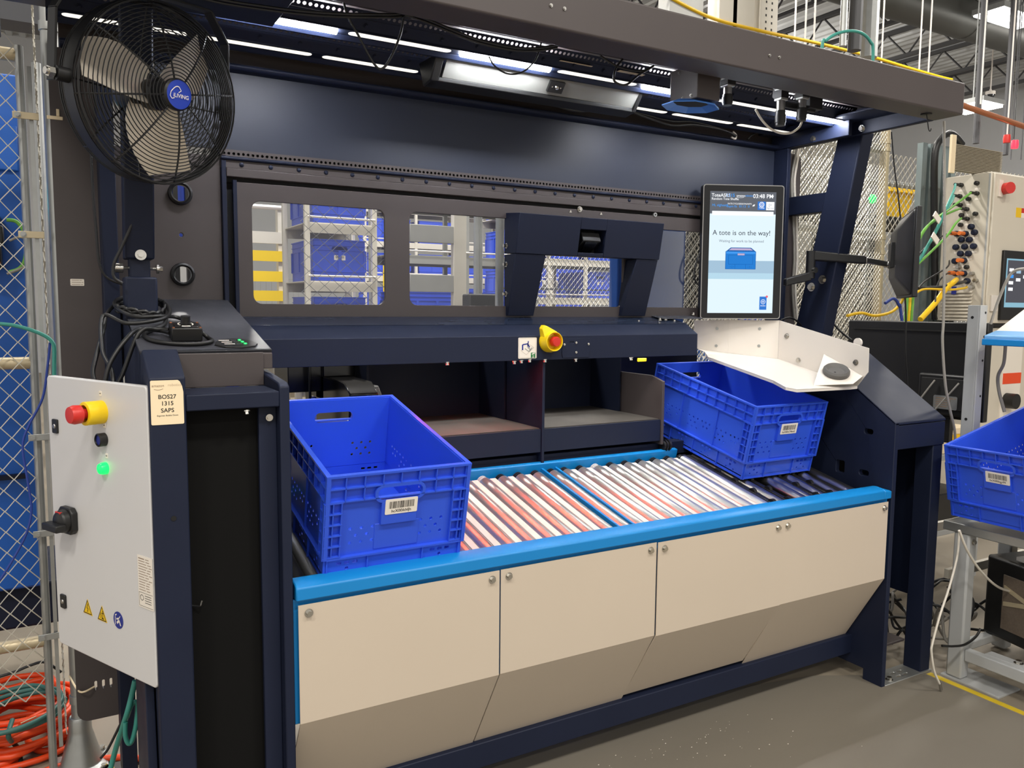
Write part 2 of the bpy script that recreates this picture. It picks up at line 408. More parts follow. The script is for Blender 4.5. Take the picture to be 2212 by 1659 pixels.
# lower tube clamp and sloping canopy strut on the left
SX0, SX1 = .177, .260
cl = part('strut_socket', MB().box(SX0, SX1, 2.44, 2.52, 1.462, 1.582), N_, .006)
part('bolt', MB().cyl((.150, 2.475, 1.606), (.158, 2.475, 1.606), .009, 6).cyl((.157, 2.475, 1.606), (.177, 2.475, 1.606), .013, 16).cyl((.17, 2.475, 1.606), (.27, 2.475, 1.606), .004, 8).cyl((.262, 2.475, 1.606), (.268, 2.475, 1.606), .014, 16).cyl((.267, 2.475, 1.606), (.278, 2.475, 1.606), .008, 6), M['chrome'], 0, cl)
part('inner_tube', MB().box(.192, .244, 2.45, 2.51, 1.56, 1.72), N_, .003, cl)
lst = part('canopy_strut', MB().hull([(.180, 2.437, 1.63), (.255, 2.437, 1.63), (.255, 2.515, 1.63), (.180, 2.515, 1.63)], [(.180, 2.29, 2.26), (.255, 2.29, 2.26), (.255, 2.37, 2.26), (.180, 2.37, 2.26)]), N_, .005)
part('bolt', MB().cyl((.219, 2.437, 1.640), (.219, 2.428, 1.641), .0145, 20).cyl((.219, 2.428, 1.641), (.219, 2.42, 1.642), .008, 6), M['chrome'], 0, lst)
part('canopy_strut', MB().hull([(3.02, 2.50, 1.20), (3.095, 2.50, 1.20), (3.095, 2.665, 1.20), (3.02, 2.665, 1.20)], [(3.02, 2.30, 2.262), (3.095, 2.30, 2.262), (3.095, 2.425, 2.262), (3.02, 2.425, 2.262)]), N_, .005)
part('strut_brace', MB().box(3.03, 3.085, 2.42, 2.72, 1.945, 2.03), N_, .003)
# right end box: sloping top, header, post, inner plate
part('inner_plate', MB().plate([(1.938, .10), (1.938, 1.072), (2.30, 1.317), (2.68, 1.40), (2.68, .05), (2.025, .05), (2.025, 0), (1.938, 0)],
     [rrect(2.035, 2.075, 1.012, 1.034, .0105), rrect(2.045, 2.09, .842, .864, .0105), rrect(2.16, 2.20, .835, .885, .006)], .022, Mx(((0, 0, 1, 2.822), (1, 0, 0, 0), (0, 1, 0, 0), (0, 0, 0, 1)))), N_, .002)
part('arm_top', MB().prism([(1.938, 1.062), (1.938, 1.072), (2.32, 1.328), (2.68, 1.40), (2.68, 1.388), (2.32, 1.316)], 'x', 2.822, 3.145), N_, .003)
part('arm_header', MB().box(2.844, 3.145, 1.940, 1.955, .965, 1.060), N_, .002)
part('outer_post', MB().box(3.081, 3.145, 1.944, 2.022, .004, 1.06), N_, .004)
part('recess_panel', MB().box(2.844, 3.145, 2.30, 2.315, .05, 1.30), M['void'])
part('side_panel', MB().prism([(2.02, .30), (2.02, 1.12), (2.32, 1.318), (2.68, 1.39), (2.68, .30)], 'x', 3.135, 3.145), N_)
part('bottom_shelf', MB().box(2.844, 3.081, 2.02, 2.30, .115, .125), G_)
fp = part('foot_plate', MB().plate([(2.846, 1.936), (3.150, 1.936), (3.150, 2.03), (2.846, 2.03)], [rrect(2.955+i*.045, 2.985+i*.045, 1.958+j*.028, 1.970+j*.028, .0055) for i in range(2) for j in range(2)], .009, Mx.Identity(4)), M['galv'])
part('bolt', bolt((2.905, 1.962, .009), (0, 0, 1), .012, .01), M['chrome'], 0, fp)
part('kick_beam', MB().box(.49, 2.824, 2.085, 2.135, .092, .172), N_, .003)
# four cream access panels, bent back at the knee
for (xa, xb, dy, zb) in ((.504, 1.075, 0, .170), (1.081, 1.6495, .003, .170), (1.651, 2.2175, -.003, .185), (2.2185, 2.806, 0, .170)):
    ya = 1.940+dy
    p = part('access_panel', MB().prism([(ya, .764), (ya, .456), (ya+.164, zb), (ya+.167, zb+.001), (ya+.003, .457), (ya+.003, .764)], 'x', xa, xb), M['cream'], 0, smooth=0)
    for bx in (xa+.026, xb-.024):
        part('bolt', bolt((bx, ya, .742), (0, -1, 0), .0088, .008), M['chrome'], 0, p)
part('panel_backing', MB().box(.494, 2.82, 1.955, 1.965, .45, .775), M['rail_blue'])
# shelf beam below the glazed door
part('shelf_beam', MB().prism([(2.50, 1.315), (2.50, 1.403), (2.567, 1.442), (2.575, 1.443), (2.575, 1.327), (2.503, 1.327), (2.503, 1.315)], 'x', .40, 2.31), N_, .002)
part('shelf_top', MB().prism([(2.57, 1.437), (2.567, 1.4435), (2.72, 1.476), (2.72, 1.468)], 'x', .40, 2.31), M['navy_gloss'], 0)
part('corner_plate', MB().prism([(2.62, 1.462), (2.62, 1.466), (2.72, 1.480), (2.72, 1.476)], 'x', 2.22, 2.45), M['navy_dusty'])
bolts('bolt', [(atY(px, py, Y), (0, 0, 1)) for (px, py, Y) in ((1379, 697, 2.62), (1425, 692, 2.62), (1437, 691, 2.64), (1456, 696, 2.62), (1497, 680, 2.68))], r=.0075, h=.008)
bolts('bolt', [(atY(px, py-3, 2.5015), (0, -.2, -1)) for (px, py) in ((966, 786), (1111, 784), (1126, 782), (1144, 780), (1177, 780), (1243, 779), (1363, 776), (1520, 773))], r=.007, h=.008)
# emergency stop, picture card and blank plate on the beam
def beam(px, py): return atY(px, py, 2.50)
ec = beam(1187, 737)
es = part('emergency_stop', MB().lathe([(.041, 0), (.041, .012), (.036, .03), (.0355, .043), (.033, .044), (.030, .036), (.027, .016), (0, .016)], basis(ec+V((-.004, 0, 0)), (1, 0, 0), (0, 0, 1)), 32)
     .hull([ec+V((-.040, -.001, .005)), ec+V((-.046, -.001, .048)), ec+V((-.038, -.001, .06)), ec+V((-.024, -.001, .06)), ec+V((.018, -.001, .038))],
           [ec+V((-.036, -.03, .005)), ec+V((-.043, -.02, .044)), ec+V((-.036, -.02, .055)), ec+V((-.024, -.02, .056)), ec+V((.016, -.028, .035))]), M['yellow'], .003)
part('button', MB().lathe([(.012, .01), (.012, .026), (.0185, .028), (.019, .042), (.016, .048), (0, .049)], basis(ec+V((.002, 0, 0)), (1, 0, 0), (0, 0, 1)), 24), M['red'], 0, es)
def flat(o, w=None): return basis(V(o)+V((0, -.0006, 0)), (1, 0, 0), (0, 0, 1))      # frame of a sticker on a face looking to -Y
a = beam(1119, 775); b_ = beam(1159, 729); cc = (a+b_)/2; w2 = abs(b_.x-a.x)/2; h2 = abs(b_.z-a.z)/2
card = MB(); Fm = flat(cc)
card.use(M['paper']).plate(rrect(-w2, w2, -h2, h2, .004), [], .0012, Fm)
F2 = Fm @ Mx.Translation((0, 0, .0016))
card.use(M['ink_grey'])
for (x0, y0, x1, y1, t) in ((-w2+.003, h2-.0035, w2-.003, h2-.003, 0), (-w2+.003, -h2+.003, w2-.003, -h2+.0035, 0), (-w2+.003, -h2+.003, -w2+.0035, h2-.003, 0), (w2-.0035, -h2+.003, w2-.003, h2-.003, 0)):
    card.poly([(x0, y0), (x1, y0), (x1, y1), (x0, y1)], F2)
def stroke(mb, p, q, wd, Mt):
    p, q = V((p[0], p[1], 0)), V((q[0], q[1], 0)); d = (q-p); n = V((-d.y, d.x, 0)).normalized()*wd/2
    return mb.poly([p-n, q-n, q+n, p+n], Mt)
k = w2/.0275
for p, q, wd in (((-.02, -.006), (-.004, -.017), .0007), ((-.004, -.017), (.019, .001), .0007), ((.019, .001), (.004, .010), .0007), ((-.02, -.006), (-.013, -.002), .0007)): stroke(card, (p[0]*k, p[1]*k), (q[0]*k, q[1]*k), wd, F2)
card.use(M['sign_blue'])
for p, q, wd in (((-.015, -.005), (-.015, .009), .004), ((-.015, .009), (0, .011), .003), ((0, .004), (.002, .018), .003), ((.0, .011), (.006, .002), .0035)): stroke(card, (p[0]*k, p[1]*k), (q[0]*k, q[1]*k), wd*k, F2)
card.use(M['galv'])
for p, q, wd in (((-.008, -.001), (.004, -.009), .002), ((0, .003), (.008, -.004), .003), ((.004, -.009), (.014, .001), .003)): stroke(card, (p[0]*k, p[1]*k), (q[0]*k, q[1]*k), wd*k, F2)
card.use(M['sign_green']).poly([(.010*k, -.026*k), (.023*k, -.026*k), (.023*k, -.012*k), (.010*k, -.012*k)], F2)
F3 = F2 @ Mx.Translation((0, 0, .0003)); card.use(M['paper'])
for p, q, wd in (((.0165, -.024), (.0165, -.018), .0016), ((.013, -.0245), (.020, -.0245), .001), ((.013, -.016), (.021, -.0135), .003)): stroke(card, (p[0]*k, p[1]*k), (q[0]*k, q[1]*k), wd*k, F3)
part('instruction_card', card, None, 0)
a = beam(1213, 773); b_ = beam(1274, 731)
bp = MB().plate([(a.x+.004, a.z), (b_.x-.004, a.z), (b_.x-.004, a.z+.012), (b_.x, a.z+.016), (b_.x, b_.z), (a.x+.002, b_.z), (a.x, a.z+.016)], [rrect(a.x+.033, a.x+.052, b_.z-.016, b_.z-.010, .001)], .003, basis((0, 2.50, 0), (1, 0, 0), (0, 0, 1)))
bpo = part('cover_plate', bp, N_, .0006)
for (px, py) in ((1218, 744), (1270, 743), (1243.5, 740), (1243.5, 761)): part('bolt', bolt(beam(px, py)+V((0, -.003, 0)), (0, -1, 0), .0036, .003), M['chrome'], 0, bpo)
part('strip_glow_shield', MB().box(.40, 2.31, 2.532, 2.535, 1.3135, 1.3275), N_)  # unseen lip added to block the light strips' glow from the bins
a = atY(1384, 776, 2.53); part('sensor_tag', MB().box(a.x-.012, a.x+.03, 2.53, 2.538, a.z-.010, a.z+.004), M['yellow'])

# ---- glazed sliding door
DY = basis((0, 2.70, 0), (1, 0, 0), (0, 0, 1))
wins = [(.572, 1.022), (1.115, 1.565), (1.613, 2.063), (2.16, 2.66)]
door = part('sliding_door', MB().plate([(.517, 1.468), (2.79, 1.468), (2.79, 1.895), (.517, 1.895)], [rrect(a, b, 1.511, 1.840, .028, 6) for a, b in wins], .012, DY), G_, .0015)
part('door_edge', MB().box(.515, .527, 2.684, 2.70, 1.468, 1.90), N_, .001, door)
for a, b in wins: part('window_pane', MB().box(a-.01, b+.01, 2.7025, 2.7075, 1.50, 1.85), M['glass'], 0, door)
# ---- frame, bolt strip and perforated strip above the door
part('door_slot', MB().box(.497, 2.80, 2.712, 2.722, 1.894, 1.912), M['black_matte'])
part('door_header', MB().box(.497, 2.93, 2.688, 2.72, 1.910, 1.937), G_, .002)
part('bolt_strip', MB().box(.482, 2.93, 2.694, 2.72, 1.937, 1.962), G_, .0015)
for i in range(26):
    part('rivet', MB().lathe([(.0075, 0), (.0065, .003), (.003, .005), (0, .0052)], basis((.545+i*.091, 2.694, 1.950), (1, 0, 0), (0, 0, 1)), 12), M['navy'], 0)
part('strip_lip', MB().cyl((.482, 2.69, 1.967), (2.93, 2.69, 1.967), .006, 12), N_, 0)
def perforated(x0, x1, z0, z1, pitch, r, Mt, th=.003):
    hs = []; x = x0+pitch*.7; zc = (z0+z1)/2
    while x < x1-pitch*.5: hs.append(circ(x, zc, r, 8)); x += pitch
    mb = MB()
    for i in range(0, len(hs), 10):
        seg = hs[i:i+10]; a = x0 if i == 0 else seg[0][0][0]-r-pitch*.5+.5*(pitch-2*r)-.0; 
        a = x0 if i == 0 else seg[0][0][0]-r-pitch/2; b = x1 if i+10 >= len(hs) else seg[-1][0][0]-r+pitch/2
        mb.plate([(a, z0), (b, z0), (b, z1), (a, z1)], seg, th, Mt)
    return mb
part('perforated_strip', perforated(.482, 2.93, 1.971, 1.995, .0148, .0046, basis((0, 2.70, 0), (1, 0, 0), (0, 0, 1))), G_, 0, smooth=0)
part('strip_backing', MB().box(.482, 2.93, 2.712, 2.72, 1.965, 2.0), M['black_matte'])
part('upper_panel', MB().box(.30, 2.95, 2.70, 2.715, 1.994, 2.236), M['navy_satin'], .001)
part('upper_rail', MB().prism([(2.70, 2.232), (2.672, 2.236), (2.664, 2.245), (2.672, 2.254), (2.70, 2.258), (2.72, 2.258), (2.72, 2.232)], 'x', .05, 2.952), N_, .004)
part('head_panel', MB().box(.05, 3.0, 2.735, 2.75, 2.258, 2.352), G_)
mx = part('magnet_bolt', bolt(atY(1252, 452, 2.688), (0, -1, 0), .009, .008), M['chrome'], 0)
part('bush', MB().lathe([(.004, 0), (.004, .006), (.009, .006), (.0095, 0)], basis(atY(1414, 464, 2.69), (1, 0, 0), (0, 0, 1)), 16), M['galv'], 0)

# ---- storage bins under the beam
def bin_(x0, x1):
    b = part('storage_bin', MB().box(x0, x1, 2.535, 3.02, 1.040, 1.052).box(x0, x1, 2.53, 2.536, .966, 1.053).box(x0, x1, 3.02, 3.03, 1.04, 1.40).box(x0, x0+.008, 2.80, 3.02, 1.052, 1.34).box(x1-.008, x1, 2.80, 3.02, 1.052, 1.34), M['navy'], .001)
    part('bin_floor', MB().box(x0+.001, x1-.001, 2.5385, 3.018, 1.0525, 1.056), M['navy_shelf'], 0, b)
    return b
bin_(.99, 1.574); bin_(1.588, 2.15)
part('divider', MB().prism([(2.525, .92), (2.525, 1.318), (3.03, 1.318), (3.03, .92)], 'x', 1.5755, 1.5865), N_, .001)
part('divider', MB().prism([(2.525, .95), (2.525, 1.21), (2.60, 1.23), (3.03, 1.23), (3.03, .95)], 'x', 2.152, 2.164), G_, .001)
part('divider', MB().prism([(2.60, .95), (2.60, 1.18), (2.66, 1.23), (3.03, 1.23), (3.03, .95)], 'x', .962, .985), M['black'], .004)
part('motor_cover', MB().prism([(2.62, 1.06), (2.60, 1.21), (2.66, 1.245), (3.0, 1.25), (3.0, 1.06)], 'x', .86, .962), M['black_gloss'], .004)
part('drive_housing', MB().box(.86, .98, 2.9, 3.15, 1.16, 1.36).box(.735, .862, 2.92, 3.12, 1.19, 1.36).box(.80, .81, 2.88, 2.93, .9, 1.36), M['black_gloss'], .003)
part('underframe', MB().box(.49, 2.82, 2.56, 2.57, .40, .90).box(.49, 2.82, 2.56, 2.62, .86, .95), N_, .001)
part('rear_shade', MB().box(1.0, 2.82, 3.05, 3.06, .5, 1.31), N_)

# ---- overhead canopy
CX0, CX1 = -.12, 3.032
part('canopy_beam', MB().prism([(1.872, 2.246), (1.872, 2.364), (1.99, 2.364), (1.99, 2.246)], 'x', CX0, CX1), G_, .006, seg=3)
part('canopy_end', MB().box(CX1-.03, CX1, 1.99, 2.74, 2.246, 2.36), N_, .003)
part('canopy_end', MB().box(2.86, 3.0, 2.0, 2.74, 2.30, 2.31).box(2.93, 2.95, 2.30, 2.72, 2.235, 2.30), N_, .003)
part('canopy_end', MB().box(CX0, CX0+.03, 1.99, 2.74, 2.246, 2.36), N_, .003)
part('canopy_deck', MB().box(CX0+.03, CX1-.03, 1.99, 2.75, 2.352, 2.363), G_)
part('bracket_plate', MB().box(.02, .56, 2.03, 2.32, 2.268, 2.275), N_)
bolts('bolt', [(atY(px, py, 1.872), (0, -1, 0)) for (px, py) in ((1190, 12), (1219, 19), (1662, 120), (1683, 124))], M['steel'], r=.0042, h=.003)
bolts('bolt', [(atX(px, py, 2.93), (-1, 0, -.2)) for (px, py) in ((1862, 277), (1757, 300))], r=.011, h=.009)
part('end_grommet', MB().lathe([(.02, 0), (.02, .004), (.012, .006), (0, .006)], basis(atZ(2001, 246, 2.246), (1, 0, 0), (0, -1, 0)), 18), M['black'], 0)
part('pull_cord', MB().cable([atZ(2001, 246, 2.245), atZ(2003, 258, 2.22)+V((0, 0, 0)), (atZ(2001, 246, 2.245)+V((.02, 0, -.055))), (atZ(2001, 246, 2.245)+V((.03, 0, -.06))), (atZ(2001, 246, 2.245)+V((.034, 0, -.05)))], .0018, 6), M['black'], 0)
part('roof_brace', MB().box(2.0, 2.02, 2.0, 2.74, 2.32, 2.352), G_)

# ---- station sticker (on the outer post), small stickers, indicator panel
a = atY(327, 919, 1.94); b_ = atY(395, 820, 1.94); cc = (a+b_)/2; w2 = (b_.x-a.x)/2; h2 = (b_.z-a.z)/2
st = MB(); Fm = flat(cc); F2 = Fm @ Mx.Translation((0, 0, .0011))
pts = [(-w2+.002, -h2), (w2-.002, -h2), (w2, -h2+.002), (w2, h2*.45), (w2*.93, h2*.72), (w2*.8, h2*.93), (w2*.68, h2*.995), (-w2+.002, h2), (-w2, h2-.002), (-w2, -h2+.002)]
st.use(M['paper_warm']).plate(pts, [], .0008, Fm)
sz = h2/.062
st.use(M['ink']).text('BOS27', .0165*sz, F2 @ Mx.Translation((0, .0155*sz, 0)), bold=.012).text('1315', .0165*sz, F2 @ Mx.Translation((0, -.003*sz, 0)), bold=.012).text('SAPS', .0165*sz, F2 @ Mx.Translation((0, -.0225*sz, 0)), bold=.012).text('Ergomat: Bubble Down', .0058*sz, F2 @ Mx.Translation((0, -.0365*sz, 0)), bold=.006)
st.use(M['ink_grey']).text('amazon', .0105*sz, F2 @ Mx.Translation((-w2*.92, h2*.76, 0)), 'LEFT')
for i in range(6):
    t0, t1 = i/6, (i+1)/6; f = lambda t: (-w2*.78+t*w2*.55, h2*.64-.004*sz*math.sin(PI*(.15+.75*t)))
    stroke(st, f(t0), f(t1), .0009, F2)
st.use(M['ink_light']).text('robotics', .0105*sz, F2 @ Mx.Translation((w2*.06, h2*.78, 0)), 'LEFT')
part('station_sticker', st, None, 0)
def mini_sticker(name, P, X, Y, w_, h_, lines=3, m=M['paper'], par=None, dots=0):
    s_ = MB(); F = basis(P, X, Y); s_.use(m).plate(rrect(-w_/2, w_/2, -h_/2, h_/2, min(w_, h_)*.12, 3), [], .0006, F)
    F2 = F @ Mx.Translation((0, 0, .0009)); s_.use(M['ink_grey'])
    for i in range(lines):
        y = h_*(.32-.64*i/max(1, lines-1)) if lines > 1 else 0
        x1 = w_*random.uniform(.0, .4); stroke(s_, (-w_*.4, y), (x1, y), h_*.06, F2)
        if random.random() < .5: stroke(s_, (x1+w_*.04, y), (min(w_*.44, x1+w_*.2), y), h_*.06, F2)
    return part(name, s_, None, 0, par)
mini_sticker('asset_sticker', atY(167, 610, 2.6995), (1, 0, 0), (0, 0, 1), .036, .02, 3)
for (px, py, w_) in ((1243, 138, .13), (1363, 158, .11)):
    P = atZ(px, py, 2.318); mini_sticker('barcode_strip', P, (-1, 0, 0), (0, 1, 0), w_, .02, 2, M['paper_warm'])
ip = MB().plate([(.358, .045), (.372, .085), (.395, .097), (.432, .098), (.458, .075), (.466, .048), (.455, .025), (.42, .014), (.38, .018)], [], .004, CON)
ipo = part('indicator_panel', ip, M['black'], .001)
lg = MB(); F = CON @ Mx.Translation((0, 0, .0045))
for i in range(3):
    x0 = .374+i*.004; y0 = .080-i*.018
    lg.use(M['paper']).poly([(x0, y0-.003), (x0+.026, y0-.003), (x0+.026, y0+.003), (x0, y0+.003)], F)
    lg.use(M['steel']).poly([(x0+.030, y0-.003), (x0+.044, y0-.003), (x0+.044, y0+.003), (x0+.030, y0+.003)], F)
part('legend', lg, None, 0, ipo)
for i in range(3):
    part('indicator_lamp', MB().lathe([(.0045, 0), (.003, .002), (0, .0025)], F @ Mx.Translation((.426+i*.004, .080-i*.018, 0)), 12), M['green_led'], 0, ipo)
# ================================================================ ROLLER CONVEYOR
cv = thing('roller_conveyor', 'sloping roller conveyor bed with sky blue edge rails inside the station', 'conveyor', (1.66, 2.2, .75))
def cpart(name, mb, m=None, bev=0, parent=None, **k): return mb.build(name, m, parent or cv, bev=bev, **k)
fr = MB().prism([(1.934, .777), (1.934, .809), (1.943, .816), (1.975, .8225), (1.990, .8215), (1.990, .777)], 'x', .498, 2.775)
fr.hull([(2.775, 1.934, .777), (2.775, 1.934, .809), (2.775, 1.943, .816), (2.775, 1.975, .8225), (2.775, 1.990, .8215), (2.775, 1.990, .777)],
        [(2.815, 1.934, .777), (2.815, 1.934, .806), (2.815, 1.943, .808), (2.815, 1.975, .809), (2.815, 1.990, .809), (2.815, 1.990, .777)])
cpart('front_rail', fr, M['rail_blue'], .003)
cpart('back_rail', MB(BED).box(1.0, 2.24, .556, .578, -.05, .016), M['rail_blue'], .004)
cpart('back_rail', MB(BED).box(.50, .99, .556, .578, -.05, .012), M['rail_blue'], .004)
cpart('bed_frame', MB(BED).box(.50, 2.815, .02, .035, -.09, -.03).box(.50, 2.815, .56, .575, -.12, -.05).box(.50, 2.815, .03, .56, -.10, -.09), M['black_matte'])
z1 = [.585+i*.0735 for i in range(14)]             # rollers of the left zone
z2 = [1.669+i*.0722 for i in range(9)]
R0 = .0245
for i, x in enumerate(z1+[1.6095]+z2):
    r = cpart('roller', MB(BED).cyl((x, .048, -R0), (x, .522, -R0), R0, 20), M['roller'])
    clear = i in (10, 17)
    cap = MB(BED)
    for k in range(3): cap.cyl((x, .522+k*.009, -R0), (x, .528+k*.009, -R0), .0215, 16).cyl((x, .528+k*.009, -R0), (x, .531+k*.009, -R0), .0185, 16)
    cpart('end_cap', cap, M['pvc'] if clear else M['black'], 0, r)
gaps = [(a+b)/2 for a, b in zip(z1, z1[1:])]+[(a+b)/2 for a, b in zip(z2, z2[1:])]
for g in gaps:
    cpart('filler_strip', MB(BED).box(g-.0118, g+.0118, .045, .535, -.030, -.012), M['white'], .001)
for g in (1.579, 1.640):
    cpart('zone_edge', MB(BED).box(g-.0045, g+.0045, .04, .556, -.05, -.004), M['rail_blue'], .001)
# transfer end on the right: plain rollers with black wheel bars between
for x in (2.331, 2.452, 2.488, 2.567, 2.655, 2.735):
    cpart('transfer_roller', MB(BED).cyl((x, .048, -R0), (x, .545, -R0), .0235, 18), M['steel'])
for x in (2.292, 2.374, 2.527, 2.607):
    b = cpart('wheel_bar', MB(BED).box(x-.011, x+.011, .045, .545, -.035, -.009), M['black'], .002)
    for k in range(5):
        s_ = .075+k*.098
        cpart('wheel', MB(BED).cyl((x-.007, s_, -.014), (x+.007, s_, -.014), .0165, 16).cyl((x-.012, s_, -.014), (x+.012, s_, -.014), .006, 10), M['black'], 0, b)
cpart('side_guide', MB(BED).box(2.246, 2.276, .04, .55, -.04, -.006), M['black'], .002)
cpart('transfer_roller', MB(BED).cyl((.535, .048, -.02), (.535, .545, -.02), .021, 18), M['black'])
cpart('side_guide', MB(BED).box(.497, .510, .04, .55, -.04, .0), M['steel'], .001)
cpart('back_pulley', MB(BED).cyl((2.165, .575, .03), (2.205, .575, .03), .02, 18).cyl((2.176, .575, .03), (2.180, .575, .03), .026, 18).cyl((2.19, .575, .03), (2.194, .575, .03), .026, 18), M['black'])
# ================================================================ TOTES (local: centre of the base at 0, label end faces -Y)
TW, TL, TH = .40, .60, .301
BARS = [random.Random(3).choice((.0007, .0011, .0016)) for _ in range(60)]
def barcode(mb, w_, h_, F, txt=None, seed=1):
    rnd = random.Random(seed)
    mb.use(M['paper']).plate(rrect(-w_/2, w_/2, -h_/2, h_/2, .003, 3), [], .0008, F)
    F2 = F @ Mx.Translation((0, 0, .0012)); mb.use(M['ink']); x = -w_*.38
    while x < w_*.38:
        b = rnd.choice((.0006, .0009, .0014))*w_/.08; mb.poly([(x, -h_*.12), (x+b, -h_*.12), (x+b, h_*.34), (x, h_*.34)], F2); x += b+rnd.choice((.0007, .001, .0015))*w_/.08
    if txt: mb.text(txt, h_*.27, F2 @ Mx.Translation((0, -h_*.30, 0)), bold=.008)
    return mb
def tote(name, M4, label, code, group='blue totes on the conveyors', seed=1):
    t = thing(name, label, 'tote', group=group, M=M4)
    W, Lh = TW/2, TL/2; ins = .012; th = .003
    def P(nm, mb, m=M['tote'], bev=0, parent=None, **k):
        mb.bm.transform(WM[t.name]); return mb.build(nm, m, parent or t, bev=bev, **k)
    ends = []
    def wall(half, length, origin, X, z0=.072, z1=TH-.004, handle=False, dots=()):
        F = basis(origin, X, (0, 0, 1)); hs = []
        if handle: hs.append(rrect(-.062, .062, .222, .256, .0165, 6))
        for (x, z) in dots: hs.append(circ(x, z, .0047, 7))
        return MB().plate([(-half, z0), (half, z0), (half, z1), (-half, z1)], hs, th, F)
    def grid(cx, cz, sp=.030): return [(cx-sp, cz+.02), (cx, cz+.02), (cx+sp, cz+.02), (cx-sp*.5, cz), (cx+sp*.5, cz), (cx-sp, cz-.02), (cx, cz-.02), (cx+sp, cz-.02)]
    de = grid(-.098, .125)+grid(.098, .125)
    ds = []
    for cx in (-.165, 0, .165): ds += grid(cx-.03, .125, .026)+grid(cx+.045, .125, .022)[:5]
    body = MB()
    for (o, X, half, hd, dd) in (((0, -Lh+ins, 0), (1, 0, 0), W-ins, 1, de), ((0, Lh-ins, 0), (-1, 0, 0), W-ins, 1, de), ((-W+ins, 0, 0), (0, -1, 0), Lh-ins, 0, ds), ((W-ins, 0, 0), (0, 1, 0), Lh-ins, 0, ds)):
        F = basis(o, X, (0, 0, 1)); hs = []
        if hd: hs.append(rrect(-.062, .062, .222, .256, .0165, 6))
        for (x, z) in dd: hs.append(circ(x, z, .0047, 7))
        body.plate([(-half, .068), (half, .068), (half, TH-.004), (-half, TH-.004)], hs, th, F @ Mx.Translation((0, 0, -th)))
    P('shell', body, smooth=0)
    # base tray with foot recesses
    base = MB().box(-W+.010, W-.010, -Lh+.010, Lh-.010, .010, .014)
    for (o, X, half) in (((0, -Lh+.010, 0), (1, 0, 0), W-.010), ((0, Lh-.010, 0), (-1, 0, 0), W-.010), ((-W+.010, 0, 0), (0, -1, 0), Lh-.010), ((W-.010, 0, 0), (0, 1, 0), Lh-.010)):
        F = basis(o, X, (0, 0, 1)); n = 2 if half < .25 else 4; hs = []
        for i in range(n):
            c = -half+ (2*half)*(i+.5)/n if n > 2 else (-half+.058 if i == 0 else half-.058)
            for dx in (-.022, 0, .022): hs.append(rrect(c+dx-.007, c+dx+.007, .046, .054, .001, 1))
            hs.append(circ(c, .034, .005, 7)); hs += [circ(c-.02, .020, .004, 7), circ(c+.02, .020, .004, 7)]
        base.plate([(-half, 0), (half, 0), (half, .070), (-half, .070)], hs, .004, F @ Mx.Translation((0, 0, -.004)))
        for i in range(n+1):
            if n == 2: xs = (-half+.003, -half+.112, half-.112, half-.003); 
            else: xs = [-half+2*half*j/n for j in range(n+1)]
        for x in xs: base.box(x-.0018, x+.0018, 0, .070, -.001, .006, F)
        base.box(-half, half, .066, .071, -.004, .010, F); base.box(-half, half, .0, .004, -.004, .003, F)
    P('base_tray', base, smooth=0)
    # lattice rim: three flanges joined by short ribs
    rim = MB()
    for (z, hgt, out) in ((TH-.006, .006, 0), (.262, .0035, .001), (.226, .0035, .001)):
        o_ = W-out; l_ = Lh-out; i_ = W-ins-.001; j_ = Lh-ins-.001
        rim.plate([(-o_, -l_), (o_, -l_), (o_, l_), (-o_, l_)], [[(-i_, -j_), (i_, -j_), (i_, j_), (-i_, j_)]], hgt, Mx.Translation((0, 0, z)))
    # cut the middle flange away from the handles by only ribbing beside them
    for (o, X, half, step, skip) in (((0, -Lh, 0), (1, 0, 0), W, .05, 1), ((0, Lh, 0), (-1, 0, 0), W, .05, 1), ((-W, 0, 0), (0, -1, 0), Lh, .0545, 0), ((W, 0, 0), (0, 1, 0), Lh, .0545, 0)):
        F = basis(o, X, (0, 0, 1)); n = int(round(2*half/step))
        for i in range(n+1):
            x = -half+.0015+(2*half-.003)*i/n
            if skip and abs(x) < .064:
                rim.box(x-.0013, x+.0013, .262, TH-.004, -ins+.001, -.001, F); continue
            rim.box(x-.0013, x+.0013, .226, TH-.004, -ins+.001, -.001, F)
        # corner ladders
        for sgn in (-1, 1):
            for x in (half-.0015, half-.024, half-.046): rim.box(min(sgn*x, sgn*(x+.0026))-.0013, max(sgn*x, sgn*(x+.0026))-.0013, .068, .226, -ins+.001, -.001, F)
            for k in range(6):
                z = .072+k*.0305; a, b = sorted((sgn*(half-.046), sgn*half)); rim.box(a, b, z, z+.003, -ins+.001, -.0005, F)
        if not skip:
            for x in (-.105, .105): rim.box(x-.002, x+.002, .07, .226, -ins+.001, -.005, F)
        # raised field panels
    for sx in (-1, 1):
        for sy in (-1, 1): rim.box(min(sx*(W-ins-.002), sx*(W-.004)), max(sx*(W-ins-.002), sx*(W-.004)), min(sy*(Lh-ins-.002), sy*(Lh-.004)), max(sy*(Lh-ins-.002), sy*(Lh-.004)), .07, TH-.004)
    P('rim', rim, smooth=0)
    # handle collars
    for (o, X) in (((0, -Lh, 0), (1, 0, 0)), ((0, Lh, 0), (-1, 0, 0))):
        F = basis(o, X, (0, 0, 1))
        P('handle', MB().plate(rrect(-.070, .070, .214, .263, .022, 6), [rrect(-.062, .062, .222, .256, .0165, 6)], ins+.001, F @ Mx.Translation((0, 0, -ins-.002))), smooth=40)
